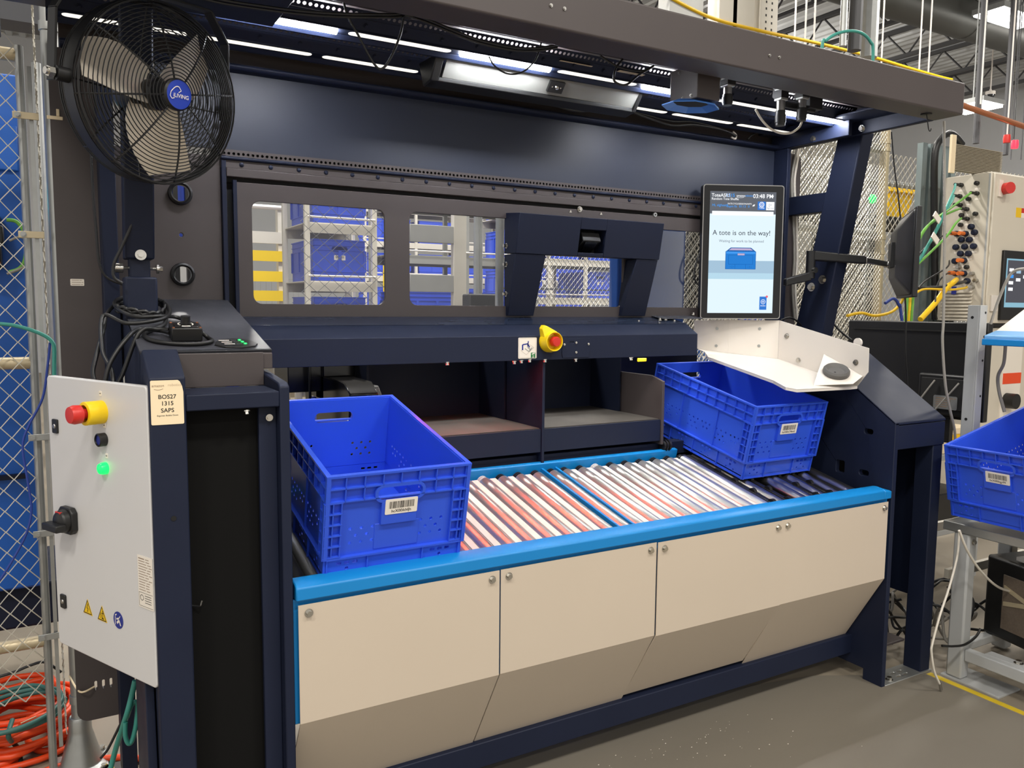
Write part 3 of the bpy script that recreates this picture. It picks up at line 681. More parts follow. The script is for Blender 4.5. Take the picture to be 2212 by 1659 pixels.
    fld = MB(); F = basis((0, -Lh+ins, 0), (1, 0, 0), (0, 0, 1)); fld.box(-.062, .062, .0775, .150, -.001, .002, F).box(-.050, .050, .1505, .214, -.001, ins-.001, F)
    P('end_boss', fld, bev=.001)
    F = basis((0, Lh-ins, 0), (-1, 0, 0), (0, 0, 1)); P('end_boss', MB().box(-.062, .062, .0775, .150, -.001, .002, F), bev=.001)
    lb = MB(); F = basis((.004, -Lh+.0005, .200), (1, 0, 0), (0, 0, 1)); barcode(lb, .090, .043, F, code, seed)
    P('barcode_label', lb, None, smooth=0)
    return t
def tote_M(x, s, h=0): return BED @ Mx.Translation((x+TW/2, s+TL/2, h))
tote('tote', tote_M(.574, .0, .002), 'empty blue tote on the left end of the roller bed, beside the dark left post', 'hcX00ikhfjh', seed=3)
tote('tote', tote_M(2.295, .241, .004), 'empty blue tote under the white tray at the right end of the rollers', 'hcX00m74hm5', seed=8)
# ================================================================ CANOPY LIGHTING AND CAMERAS
def light_rail(Y0, label, lit):
    t = thing('light_rail', label, 'light', (1.5, Y0, 2.29), 'light rails under the canopy')
    # sloping bolt band facing the front, slotted strip, rear lip
    rail = MB().prism([(Y0-.044, 2.328), (Y0-.0225, 2.3015), (Y0-.0225, 2.3065), (Y0-.041, 2.331)], 'x', .02, 2.96)
    rail.prism([(Y0+.024, 2.296), (Y0+.036, 2.286), (Y0+.046, 2.286), (Y0+.046, 2.306), (Y0+.024, 2.302)], 'x', .02, 2.96)
    slots = [(.42+.363*k, .75+.363*k) for k in range(-1, 7)]
    hs = [rrect(a, b, Y0-.0165, Y0+.0165, .016, 5) for a, b in slots]
    rail.plate([(.02, Y0-.024), (2.96, Y0-.024), (2.96, Y0+.026), (.02, Y0+.026)], hs, .005, Mx.Translation((0, 0, 2.297)))
    rail.build('channel', M['navy'], t, smooth=0)
    perforated(.02, 2.96, -.012, .012, .0165, .0055, basis((0, Y0-.052, 2.338), (1, 0, 0), (0, .63, -.77)), .002).build('perforated_flange', M['navy'], t, smooth=0)
    for i in range(24):
        bolt((.10+i*.121, Y0-.033, 2.3145), (0, -.78, -.63), .006, .003).build('bolt', M['navy'], t)
    for k, (a, b) in enumerate(slots):
        if (k-1) in lit:
            pf = [(Y0+.0155*math.cos(q), 2.300-.013*math.sin(q)) for q in [PI*i/10 for i in range(11)]]
            MB().prism(pf, 'x', a+.002, b-.002).build('lit_bar', M['led'], t, smooth=50)
        else: MB().plate(rrect(a+.001, b-.001, Y0-.0155, Y0+.0155, .015, 5), [], .003, Mx.Translation((0, 0, 2.2965))).build('lens', M['led_dim'], t, smooth=0)
    return t
light_rail(2.345, 'long perforated light rail nearest the front edge of the canopy', (0, 2, 4, 6))
light_rail(2.605, 'long perforated light rail nearest the back wall of the canopy', ())
# light strips under the shelf beam, shining down the roller bed
for nm_, x0, x1, m_, lb in (('red_light_strip', 1.08, 1.52, 'led_red', 'red light strip under the shelf beam above the left rollers'), ('white_light_strip', 1.66, 2.28, 'led_strip', 'white light strip under the shelf beam above the right rollers')):
    t = thing(nm_, lb, 'light', ((x0+x1)/2, 2.545, 1.30), 'light strips under the shelf beam')
    MB().box(x0, x1, 2.505, 2.530, 1.3225, 1.3268).build('housing', M['black'], t)
    MB().box(x0+.005, x1-.005, 2.507, 2.528, 1.3215, 1.3227).build('lens', M[m_], t)
# black hanging fixture with white reflector
hf = thing('reflector_fixture', 'black overhead fixture with white reflector and small sensor below the lit bar', 'light fixture', (1.45, 2.45, 2.25))
MB().prism([(2.438, 2.243), (2.440, 2.230), (2.500, 2.222), (2.535, 2.300), (2.530, 2.305), (2.494, 2.236), (2.446, 2.244)], 'x', 1.09, 1.90).build('housing', M['black'], hf, bev=.002)
MB().prism([(2.392, 2.296), (2.440, 2.243), (2.443, 2.245), (2.396, 2.300)], 'x', 1.125, 1.90).build('reflector', M['reflector'], hf, bev=.001)
MB().prism([(2.388, 2.30), (2.440, 2.230), (2.500, 2.222), (2.535, 2.305)], 'x', 1.085, 1.115).build('end_cap', M['black'], hf, bev=.004)
MB().prism([(2.388, 2.30), (2.440, 2.230), (2.500, 2.222), (2.535, 2.305)], 'x', 1.898, 1.915).build('end_cap', M['black'], hf, bev=.003)
s_ = MB(); P = V((1.545, 2.416, 2.2675)); F = basis(P, (-1, 0, 0), V((0, .048, -.053)))
s_.use(M['black']).box(-.03, .03, -.02, .02, -.002, .008, F).use(M['chrome']).lathe([(.008, 0), (.006, .004), (0, .005)], F @ Mx.Translation((-.002, 0, .008)), 14)
for dx in (-.018, .016): s_.lathe([(.003, 0), (0, .002)], F @ Mx.Translation((dx, 0, .008)), 10)
s_.build('sensor', None, hf)
# projector box with blue octagonal hood
P = atY(1507, 195, 2.03)
pj = thing('camera_box', 'dark box camera hanging from the canopy with blue octagonal hood underneath', 'camera', (P.x+.05, 2.1, 2.19))
MB().box(P.x, P.x+.098, 2.03, 2.165, 2.188, 2.30).build('housing', M['navy_grey'], pj, bev=.003)
bolts('screw', [((P.x, y, z), (-1, 0, 0)) for (y, z) in ((2.06, 2.20), (2.10, 2.20), (2.12, 2.285), (2.07, 2.285))], M['steel'], pj, .004, .003)
cx, cy = P.x+.035, 2.10; oc = [(cx+.108*math.cos(PI/8+i*PI/4), cy+.075*math.sin(PI/8+i*PI/4)) for i in range(8)]; ic = [(cx+.066*math.cos(PI/8+i*PI/4), cy+.042*math.sin(PI/8+i*PI/4)) for i in range(8)]
hd = MB()
for i in range(8):
    j = (i+1) % 8
    hd.hull([(*oc[i], 2.174), (*oc[j], 2.174), (*ic[j], 2.188), (*ic[i], 2.188)], [(*oc[i], 2.178), (*oc[j], 2.178), (*ic[j], 2.192), (*ic[i], 2.192)])
M['hood_blue'] = mat('light_blue_hood', (70, 138, 232), .45)
hd.build('octagonal_hood', M['hood_blue'], pj)
MB().plate(ic, [], .004, Mx.Translation((0, 0, 2.187))).build('lens_recess', M['black_matte'], pj)
def camera_module(px, top, bot, Y, label, r=.0175):
    a = atY(px, top, Y); b = atY(px, bot, Y)
    t = thing('inspection_camera', label, 'camera', b, 'inspection cameras under the canopy')
    x, y = b.x, b.y
    h = a.z-b.z
    MB().box(x-.017, x+.017, y-.017, y+.017, b.z+h*.66, a.z).build('body', M['galv'], t, bev=.002)
    MB().box(x-.0185, x+.0185, y-.0185, y+.0185, b.z+h*.72, b.z+h*.93).build('side_label', M['black'], t, bev=.001)
    MB().cyl((x, y, b.z), (x, y, b.z+h*.40), r, 20).cyl((x, y, b.z+h*.08), (x, y, b.z+h*.30), r*1.1, 20).build('lens', M['black'], t)
    MB().cyl((x, y, b.z+h*.40), (x, y, b.z+h*.66), r*.86, 20).build('lens_mount', M['steel'], t)
    MB().box(x-.006, x+.006, y, y+.03, a.z-.03, 2.297).box(x-.012, x+.012, y+.018, y+.03, a.z-.03, 2.30).build('mounting_arm', M['black'], t, bev=.001)
camera_module(1685, 190, 272, 2.10, 'black lens camera furthest down, beside the white cable loop')
camera_module(1731, 192, 261, 2.12, 'black lens camera at the right end of the camera bar')
camera_module(1571, 168, 228, 2.08, 'black lens camera beside the box with the blue hood', .016)
a = atY(1685, 235, 2.14); b = atY(1765, 228, 2.14)
MB().box(a.x, b.x, 2.145, 2.16, a.z+.012, a.z+.032).box(b.x-.05, b.x+.02, 2.13, 2.17, a.z+.02, 2.30).build('camera_bar', M['black'], None, bev=.002, label='black bracket bar carrying the two right hand cameras', category='bracket')
def cable(name, pts, r, m, label, cat='cable', group=None, k=6, n=8):
    o = MB().cable(pts, r, n, k).build(name, m, None, smooth=60); o['label'] = label; o['category'] = cat
    if group: o['group'] = group
    return o
cable('white_cable', [atY(x, y, 2.13) for x, y in ((1632, 236), (1645, 258), (1662, 276), (1684, 287), (1708, 287), (1726, 275), (1732, 262))], .0042, M['white_cable'], 'white cable looping down beside the canopy cameras')
bundle = [atY(x, y, 2.05) for x, y in ((400, -20), (480, 0), (570, 14), (650, 24), (740, 30), (850, 31), (880, 28), (930, 45), (985, 68), (1040, 88), (1110, 103), (1160, 104), (1205, 97))]
for k, (dx, dz) in enumerate(((0, 0), (0, -.006))):
    cable('black_cable', [p+V((dx, .004*k, dz)) for p in bundle], .0038, M['black'], ('upper' if k == 0 else 'lower')+' of the two black cables running along the front of the canopy')
cable('black_cable', [atY(x, y, 2.055) for x, y in ((742, 2), (752, 36), (775, 78), (800, 125), (815, 146), (824, 149), (836, 138), (852, 108), (866, 70), (872, 36))], .0032, M['black'], 'black cable hanging in a V below the canopy front')
bt = MB().box(-.012, .012, -.012, .012, -.014, .014, Mx.Translation(atY(880, 28, 2.045))); bt.build('cable_tie_mount', M['black'], None, bev=.003, label='black tie mount holding the cables at the canopy front edge', category='clip')
cable('thin_cable', [atY(x, y, 2.2) for x, y in ((1056, 122), (1068, 142), (1090, 157), (1112, 160), (1135, 152), (1156, 130), (1165, 108), (1169, 92))], .0026, M['black'], 'thin black cable dangling in front of the lit white bar')
cable('black_cable', [atY(x, y, 2.08) for x, y in ((1296, 120), (1330, 142), (1365, 152), (1395, 152), (1412, 142), (1380, 162), (1355, 182), (1338, 182), (1326, 172), (1330, 148), (1345, 128))], .0035, M['black'], 'black cable knotted in a loop left of the camera box')
rear = [atY(x, y, 2.64) for x, y in ((1130, 203), (1190, 216), (1240, 232), (1300, 236), (1345, 236), (1400, 250), (1450, 262), (1500, 264), (1560, 280), (1588, 292))]
cable('black_cable', rear, .0045, M['black'], 'black cable sagging along the back of the canopy, upper strand')
cable('black_cable', [p+V((0, -.006, -.010-.008*math.sin(i*1.3))) for i, p in enumerate(rear)], .0045, M['black'], 'black cable sagging along the back of the canopy, lower strand')
cable('white_cable_end', [atY(x, y, 2.66) for x, y in ((1583, 284), (1590, 292), (1588, 300), (1580, 296))], .004, M['white_cable'], 'short white cable end left of the pair of wall holes')
cable('black_cable_end', [atY(x, y, 2.66) for x, y in ((1660, 284), (1640, 285), (1624, 292), (1616, 301))], .004, M['black'], 'black cable entering the right wall hole at canopy back')
for i, (px, py) in enumerate(((605, 114), (888, 164), (1128, 202), (1335, 233), (1515, 262))):
    P = atY(px, py, 2.655)
    o = MB().box(P.x-.014, P.x+.014, 2.65, 2.662, P.z-.006, P.z-.003).box(P.x-.014, P.x-.011, 2.65, 2.662, P.z-.004, P.z+.016).box(P.x+.011, P.x+.014, 2.65, 2.662, P.z-.004, P.z+.012).build('cable_clip', M['white'], None, bev=.001)
    o['label'] = ('leftmost', 'second', 'third', 'fourth', 'rightmost')[i]+' white cable clip, counted from the left, along the canopy back'; o['category'] = 'clip'; o['group'] = 'white clips under the canopy'

# ================================================================ FAN
fc = V((.243, 2.15, 2.008)); ax = V((.47, -.87, -.12)).normalized()
FM = Mx((V((.88, .475, 0)).normalized(), ax.cross(V((.88, .475, 0)).normalized()), ax)).transposed().to_4x4(); FM.translation = fc
fan = thing('cage_fan', 'round black cage fan with aluminium blades and blue hub badge', 'fan', fc-V((0, 0, .23)))
RF = .207
def dome(r): return .020+.055*(1-(r/RF)**2.4)
fg = MB(FM)
for i in range(22):
    r = .036+(RF-.038)*i/21; fg.tube([(r*math.cos(2*PI*k/56), r*math.sin(2*PI*k/56), dome(r)) for k in range(56)], .0013, 5, True)
for z in (.022, .010, -.004): fg.tube([((RF)*math.cos(2*PI*k/56), (RF)*math.sin(2*PI*k/56), z) for k in range(56)], .0016, 5, True)
for k in range(8):
    a = 2*PI*k/8+.2; rr = [.032+(RF-.032)*j/9 for j in range(10)]
    fg.tube([(r*math.cos(a), r*math.sin(a), dome(r)-.002) for r in rr]+[(RF*math.cos(a), RF*math.sin(a), -.01)], .0024, 5)
fg.build('front_grille', M['black'], fan, smooth=60)
bg_ = MB(FM)
for i in range(15):
    r = .060+(RF-.062)*i/14; bg_.tube([(r*math.cos(2*PI*k/48), r*math.sin(2*PI*k/48), -.052-.025*(1-(r/RF)**2)) for k in range(48)], .0015, 4, True)
for z in (-.052, -.044, -.036): bg_.tube([(RF*math.cos(2*PI*k/48), RF*math.sin(2*PI*k/48), z) for k in range(48)], .0015, 4, True)
for k in range(8):
    a = 2*PI*k/8; bg_.tube([(r*math.cos(a), r*math.sin(a), -.054-.025*(1-(r/RF)**2)) for r in (.05, .1, .16, RF)]+[(RF*math.cos(a), RF*math.sin(a), -.02)], .0022, 4)
bg_.build('rear_grille', M['black'], fan, smooth=60)
MB(FM).lathe([(RF+.003, -.030), (RF+.003, .006), (RF+.001, .006), (RF+.001, -.030), (RF+.003, -.030)], n=56).build('band', M['black'], fan)
for k in range(3):
    a = 2*PI*k/3+2.55; bl = MB(FM)
    P = []; Q = []
    for j in range(8):
        t = j/7; r = .045+.145*t; wd = .055+.05*math.sin(PI*min(1, .25+.62*t)); sw = .35*t
        for lst, s in ((P, -1), (Q, 1)):
            an = a+sw+s*wd/r*.62; lst.append(V((r*math.cos(an), r*math.sin(an), -.012+s*(.028-.008*t))))
    A = [bl.bm.verts.new(p) for p in P]; B = [bl.bm.verts.new(p) for p in Q]; Mi = [bl.bm.verts.new((p+q)/2+V((0, 0, -.010))) for p, q in zip(P, Q)]
    for j in range(7): bl.bm.faces.new((A[j], A[j+1], Mi[j+1], Mi[j])); bl.bm.faces.new((Mi[j], Mi[j+1], B[j+1], B[j]))
    bl.done()
    o = bl.build('blade', M['blade'], fan, smooth=80); o.modifiers.new('thick', 'SOLIDIFY').thickness = .0015
MB(FM).lathe([(0, .014), (.03, .014), (.036, .008), (.036, -.03), (.05, -.035), (.055, -.085), (.04, -.12), (0, -.125)], n=28).build('motor', M['black'], fan)
hb = MB(FM); hb.use(M['black']).lathe([(.037, dome(.03)-.006), (.037, dome(.03)+.004), (.033, dome(.03)+.009)], n=36).use(M['fan_blue']).lathe([(.033, dome(.03)+.008), (0, dome(.03)+.010)], n=36)
hb.use(M['paper']).text('iLIVING', .0125, Mx.Translation((.003, -.004, dome(.03)+.0115)), bold=.01)
kf = .70; arc = [(kf*(-.034+.030*(i/8)), kf*(.004+.020*math.sin(PI*i/8*.62))) for i in range(9)]
for p, q in zip(arc, arc[1:]): stroke(hb, p, q, .002, Mx.Translation((.0, 0, dome(.03)+.0115)))
for p, q in (((-.034, .004), (-.037, -.010)), ((-.037, -.010), (-.030, -.018)), ((-.030, -.018), (-.020, -.014)), ((-.004, .0225), (.004, .012)), ((.004, .012), (-.006, .005))): stroke(hb, (p[0]*kf, p[1]*kf), (q[0]*kf, q[1]*kf), .0016, Mx.Translation((0, 0, dome(.03)+.0115)))
hb.build('hub_badge', None, fan, smooth=30)
yk = MB(FM)
def bar(a, b, w_=.015): return [(a[0], a[1], -.028-w_), (a[0], a[1], -.028+w_), (b[0], b[1], -.028+w_), (b[0], b[1], -.028-w_)]
Y1 = [(-.236, -.02), (-.236, .13), (-.19, .218), (.15, .236), (.205, .17), (.214, .06), (.216, -.02)]
for a, b in zip(Y1, Y1[1:]):
    d = V((b[0]-a[0], b[1]-a[1], 0)).normalized(); n = V((-d.y, d.x, 0))*.003; qa = [V(p) for p in bar(a, b)]
    yk.hull([p+n for p in qa], [p-n for p in qa])
yk.build('yoke', M['black'], fan, bev=.001)
MB(FM).cyl((-.259, -.005, -.012), (-.239, -.005, -.012), .008, 12).cyl((-.253, -.005, -.012), (-.241, -.005, -.012), .012, 6).build('pivot_bolt', M['chrome'], fan)
MB(FM).cyl((-.237, -.005, -.012), (-.208, -.005, -.012), .016, 16).cyl((.216, -.005, -.012), (.205, -.005, -.012), .016, 16).build('pivot_boss', M['black'], fan)
MB(FM).box(-.05, .05, .236, .262, -.03, .01).build('ceiling_mount', M['black'], fan, bev=.003)
cable('fan_power_cable', [atY(x, y, 2.42) for x, y in ((312, 390), (298, 440), (282, 490), (262, 535), (246, 570), (246, 598), (264, 612))], .0045, M['black'], 'black fan cable running down the left canopy strut')
cable('black_cable', [atY(x, y, 2.58) for x, y in ((196, 300), (200, 400), (208, 500), (215, 570), (232, 600), (266, 615))], .0035, M['black'], 'thin black cable down the left rear column, ending at the clamp')

# ================================================================ TOUCH MONITOR
mc = CAM + ray(1602, 544)*3.5; rv = V((.916, -.401, 0)); mn = V((-.401, -.916, 0))
mon = thing('touch_monitor', 'black upright touch monitor showing the tote message above the white tray', 'monitor', mc-V((0, 0, .29)))
MM = basis(mc, V((.916, -.401, .004)), V((.004, 0, 1)))
k = 3.5/3.0
MB(MM).plate(rrect(-.1535*k, .1575*k, -.2495*k, .2455*k, .012, 6), [], .034, Mx.Translation((0, 0, -.036))).build('housing', M['black'], mon, bev=.004)
MB(MM).plate(rrect(-.1535*k, .1575*k, -.2495*k, .2455*k, .012, 6), [rrect(-.1505*k, .1545*k, -.2465*k, .2425*k, .010, 6)], .004, Mx.Translation((0, 0, -.003))).build('metal_edge', M['steel'], mon)
MB(MM).plate(rrect(-.1505*k, .1545*k, -.2465*k, .2425*k, .010, 6), [], .002, Mx.Translation((0, 0, -.002))).build('bezel', M['black_gloss'], mon)
SX0, SX1, SZ0, SZ1 = -.1265*k, .127*k, -.2275*k, .2205*k
s_ = MB(MM)
def S(u, v, l=1): return (SX0+(SX1-SX0)*u, SZ1-(SZ1-SZ0)*v, .0004*l+.0003)       # u, v from the top left of the screen
def rect(m, u0, v0, u1, v1, l=1): s_.use(M[m]).poly([S(u0, v1, l), S(u1, v1, l), S(u1, v0, l), S(u0, v0, l)])
def stext(m, t, u, v, size, l=3, al='CENTER', bold=0): p = S(u, v, l); s_.use(M[m]).text(t, size*(SX1-SX0), Mx.Translation(p), al, bold)
rect('scr_bg', 0, 0, 1, 1, 0); rect('scr_head', 0, 0, 1, .160, 1); rect('scr_head', .0, .160, .033, .182, 1); rect('scr_head', .967, .160, 1, .182, 1)
rect('scr_white', .034, .161, .966, .195, 1)
stext('scr_white', 'ToteASRS', .02, .033, .068, 2, 'LEFT', .012); stext('scr_blue', '1315', .235, .033, .068, 2, 'LEFT', .012); stext('scr_white', 'Random Tote Shuffle', .02, .062, .048, 2, 'LEFT', .006)
stext('scr_white', 'amazon', .395, .034, .044, 2, 'LEFT', .01); stext('scr_blue', 'robotics', .52, .033, .040, 2, 'LEFT', .006)
for i in range(5): a = S(.40+.022*i, .046+.004*math.sin(PI*i/5), 2); b = S(.40+.022*(i+1), .046+.004*math.sin(PI*(i+1)/5), 2); s_.use(M['scr_white']); stroke(s_, a, b, .0012, Mx.Translation((0, 0, .001)))
stext('scr_white', '03:48 PM', .645, .036, .082, 2, 'LEFT', .012)
s_.use(M['scr_white']).poly([S(.925, .044, 2), S(.955, .040, 2), S(.962, .028, 2), S(.935, .031, 2)])
stext('scr_blue', 'Hi, elgheeth', .03, .113, .050, 2, 'LEFT', .006)
for (u, a, b) in ((.30, 'RATE', '0upm'), (.385, 'CYCLE', '0s'), (.49, 'SESSION', '01:13'), (.585, 'UNITS', '0')): stext('scr_white', a, u, .100, .030, 2, bold=.008); stext('scr_blue', b, u, .121, .046, 2, bold=.008)
s_.use(M['scr_white']).poly([S(.64, .120, 2), S(.672, .116, 2), S(.680, .102, 2), S(.65, .106, 2)])
rect('scr_btn', .72, .078, .842, .146, 2); rect('scr_white', .850, .080, .975, .148, 2)
p = S(.781, .103, 3); s_.use(M['scr_white']).plate(circ(0, 0, .0115, 18), [circ(0, 0, .0085, 18)], .0002, Mx.Translation(p)).plate(circ(0, 0, .0055, 14), [circ(0, 0, .0035, 14)], .0002, Mx.Translation(p))
stext('scr_white', 'Tools', .781, .130, .036, 3, bold=.006); stext('scr_grey', 'Sign out', .912, .131, .033, 3); stext('scr_grey', '[>', .912, .106, .05, 3)
stext('scr_text', 'A tote is on the way!', .49, .338, .103, 2); stext('scr_grey', 'Waiting for work to be planned', .49, .405, .053, 2, bold=.004)
rect('scr_band', .0, .566, 1, .668, 1); rect('scr_band2', .0, .668, 1, .718, 1)
rect('scr_tote', .255, .490, .715, .635, 2); s_.use(M['scr_tote2']).poly([S(.258, .490, 3), S(.715, .490, 3), S(.64, .458, 3), S(.33, .458, 3)]); s_.use(M['scr_lav']).poly([S(.30, .480, 4), S(.67, .480, 4), S(.63, .464, 4), S(.34, .464, 4)])
rect('scr_blue', .262, .486, .709, .508, 3)
def outline(m, u0, v0, u1, v1, wd, l):
    s_.use(M[m])
    for a, b in (((u0, v0), (u1, v0)), ((u1, v0), (u1, v1)), ((u1, v1), (u0, v1)), ((u0, v1), (u0, v0))): stroke(s_, S(*a), S(*b), wd, Mx.Translation((0, 0, .0004*l)))
outline('scr_tote2', .255, .490, .715, .635, .0016, 4); outline('scr_tote2', .30, .52, .67, .595, .0013, 4); outline('scr_tote2', .40, .595, .565, .635, .0012, 4)
rect('scr_lav', .435, .505, .545, .522, 4); outline('scr_tote2', .435, .505, .545, .522, .001, 5)
for u in (.33, .60):
    for (du, dv) in ((0, .618), (.025, .622), (.05, .618), (.025, .612)): p = S(u+du, dv, 5); s_.use(M['scr_tote2']).plate(circ(0, 0, .0013, 8), [], .0002, Mx.Translation(p))
rect('scr_btn', .795, .862, .905, .972, 2); p = S(.85, .905, 4); s_.use(M['scr_white']).plate(circ(0, 0, .0105, 18), [circ(0, 0, .0085, 18)], .0002, Mx.Translation(p)); stroke(s_, (p[0]-.006, p[1]), (p[0]+.006, p[1]), .002, Mx.Translation((0, 0, p[2]))); stroke(s_, (p[0], p[1]-.006), (p[0], p[1]+.006), .002, Mx.Translation((0, 0, p[2])))
stext('scr_white', 'Andon', .85, .938, .030, 4, bold=.006)
p = S(.905, .862, 5); s_.use(M['scr_red']).plate(circ(0, 0, .005, 16), [], .0002, Mx.Translation(p)); stext('scr_white', '1', .905, .862, .03, 7)
s_.build('screen', None, mon, smooth=0)
MB(MM).box(-.06, .06, -.06, .06, -.07, -.036).box(.03, .09, -.28, -.05, -.065, -.045).build('mount', M['black'], mon, bev=.003)

# ================================================================ WHITE TRAY
tr = thing('scanner_tray', 'white sheet metal tray with grey round holder below the touch monitor', 'tray', (2.65, 2.35, 1.2))
P0 = atX(1680, 775, 2.80); nT = V((0, -.196, .98)).normalized()
def onf(px, py): d = ray(px, py); return CAM + d*((P0-CAM).dot(nT)/d.dot(nT))
A_, B_, C_ = P0, V((2.618, 2.635, 1.311)), V((2.515, 2.722, 1.328))
fl = [A_, B_, C_, onf(1523, 760), onf(1530, 771), onf(1671, 822), onf(1697, 836), onf(1722, 841), onf(1838, 835), V((2.80, 2.10, 1.204))]
dz = V((0, 0, -.003))
tb = MB().hull(fl, [p+dz for p in fl])
for a, b in zip(fl[3:-1], fl[4:]): tb.hull([a, b, b+V((0, 0, -.012)), a+V((0, 0, -.012))], [a+V((.001, .003, 0)), b+V((.001, .003, 0)), b+V((.001, .003, -.012)), a+V((.001, .003, -.012))])
zt = 1.458
tb.hull([A_, B_, V((B_.x, B_.y, zt)), V((A_.x, A_.y, zt))], [p+V((.0016, .0024, 0)) for p in (A_, B_, V((B_.x, B_.y, zt)), V((A_.x, A_.y, zt)))])
C1 = V((C_.x-.012, C_.y+.012, 1.355)); C2 = V((C_.x-.012, C_.y+.012, zt-.004))
tb.hull([B_, C_, C1, C2, V((B_.x, B_.y, zt))], [p+V((.0016, .0024, 0)) for p in (B_, C_, C1, C2, V((B_.x, B_.y, zt)))])
RW = [V((2.80, 2.514, 1.287)), V((2.80, 2.514, 1.458)), V((2.80, 2.057, 1.357)), V((2.80, 2.055, 1.262)), V((2.80, 2.10, 1.204))]
tb.hull(RW, [p+V((.003, 0, 0)) for p in RW])
tb.build('tray_body', M['white'], tr, bev=.0012)
G1, G2, G3 = atX(1780, 764, 2.798), atX(1864, 812, 2.798), onf(1757, 832)
HN = (G2-G1).cross(G3-G1).normalized(); HN = HN if HN.z > 0 else -HN
def ong(px, py, off=0): d = ray(px, py); o_ = G1+HN*off; return CAM + d*((o_-CAM).dot(HN)/d.dot(HN))
gq = [G1, G2, ong(1843, 829), G3]
MB().hull(gq, [p-HN*.003 for p in gq]).build('gusset', M['white'], tr, bev=.001)
hc = ong(1806, 806, .002); HX = (G2-G1).normalized(); HB = basis(hc, HX, HN.cross(HX))
MB(HB).lathe([(.048, -.004), (.052, .004), (.051, .015), (.045, .022), (.038, .017), (.030, .010), (0, .009)], n=36).build('scanner_holder', M['rubber'], tr)
MB(HB).lathe([(.004, .0101), (0, .0104)], Mx.Translation((.004, -.012, 0)), 12).build('hole', M['black_matte'], tr)
for (px, py) in ((1549, 710), (1547, 747), (1641, 710), (1639, 747)):
    bw = V((B_-A_)).cross(V((0, 0, 1))).normalized(); d = ray(px, py); org = A_ if px > 1580 else B_; nn = bw if px > 1580 else V((C_-B_)).cross(V((0, 0, 1))).normalized()
    P = CAM + d*((org-CAM).dot(nn)/d.dot(nn)); nn = nn if nn.dot(d) < 0 else -nn; bolts('rivet', [(P, nn)], M['galv'], tr, .0052, .001)
bolts('bolt', [(atX(px, py, 2.80), (-1, 0, 0)) for (px, py) in ((1700, 726), (1725, 778), (1849, 783))], M['chrome'], tr, .0095, .008)
MB().cyl(atX(1853, 740, 2.815)-V((.004, 0, 0)), atX(1853, 740, 2.815)+V((.006, 0, 0)), .018, 20).build('cable_button', M['white'], tr)
cable('monitor_cable', [atY(x, y, Y) for x, y, Y in ((1742, 615, 2.6), (1762, 648, 2.58), (1785, 680, 2.54), (1815, 715, 2.48), (1840, 735, 2.42))], .005, M['black'], 'black cable running diagonally down behind the white tray')
cable('monitor_cable', [atY(x, y, 2.58) for x, y in ((1686, 692), (1705, 686), (1722, 694), (1735, 708))], .004, M['black'], 'short black cable hump at the back corner of the white tray')
cable('monitor_cable', [atY(x, y, 2.66) for x, y in ((1512, 545), (1502, 575), (1500, 600), (1508, 615))], .004, M['black'], 'short black cable left of the touch monitor')

# ================================================================ SCANNER HOOD
hood = thing('camera_hood', 'navy bridge shaped hood with small dark camera in front of the glazed door', 'hood', (1.85, 2.64, 1.476))
def quad4(px, Y): return [atY(x, y, Yi) for (x, y), Yi in zip(px, Y)]
xl, xr = 1.506, 2.19
top = [(2.70, 1.862), (2.585, 1.852), (2.612, 1.706), (2.70, 1.709)]
hbm = MB().prism(top, 'x', xl, 1.782).prism(top, 'x', 1.905, xr).prism([(2.70, 1.862), (2.585, 1.852), (2.593, 1.808), (2.70, 1.815)], 'x', 1.782, 1.905).prism([(2.70, 1.722), (2.609, 1.720), (2.612, 1.706), (2.70, 1.709)], 'x', 1.782, 1.905)
hbm.build('hood_body', M['navy'], hood, bev=.002)
MB().box(1.782, 1.905, 2.675, 2.69, 1.71, 1.82).build('recess', M['black_matte'], hood)
MB().hull([(1.800, 2.615, 1.800), (1.885, 2.615, 1.800), (1.885, 2.60, 1.765), (1.80, 2.60, 1.765)], [(1.80, 2.66, 1.80), (1.885, 2.66, 1.80), (1.885, 2.67, 1.725), (1.80, 2.67, 1.725)]).build('camera', M['black'], hood, bev=.003)
MB().hull([(1.812, 2.6005, 1.762), (1.873, 2.6005, 1.762), (1.868, 2.64, 1.728), (1.818, 2.64, 1.728)], [(1.812, 2.606, 1.762), (1.873, 2.606, 1.762), (1.868, 2.646, 1.728), (1.818, 2.646, 1.728)]).build('lens_window', M['black_gloss'], hood, bev=.001)
for (a0, a1, b0, b1) in ((1.506, 1.640, 1.508, 1.622), (2.075, 2.185, 2.045, 2.172)):
    MB().hull([(a0, 2.614, 1.705), (a1, 2.614, 1.705), (a1, 2.70, 1.705), (a0, 2.70, 1.705)], [(b0, 2.672, 1.474), (b1, 2.672, 1.474), (b1, 2.70, 1.474), (b0, 2.70, 1.474)]).build('leg', M['navy'], hood, bev=.002)
for (px, py) in ((1092, 531), (1092, 571), (1091, 635)): p = atX(px, py, 1.503); bolts('bolt', [((1.506, 2.682, p.z), (-1, 0, 0))], M['chrome'], hood, .008, .012)
for (px, py) in ((1232, 459), (1298, 464)): bolts('bolt', [(atY(px, py, 2.65), (0, 0, 1))], M['chrome'], hood, .006, .006)

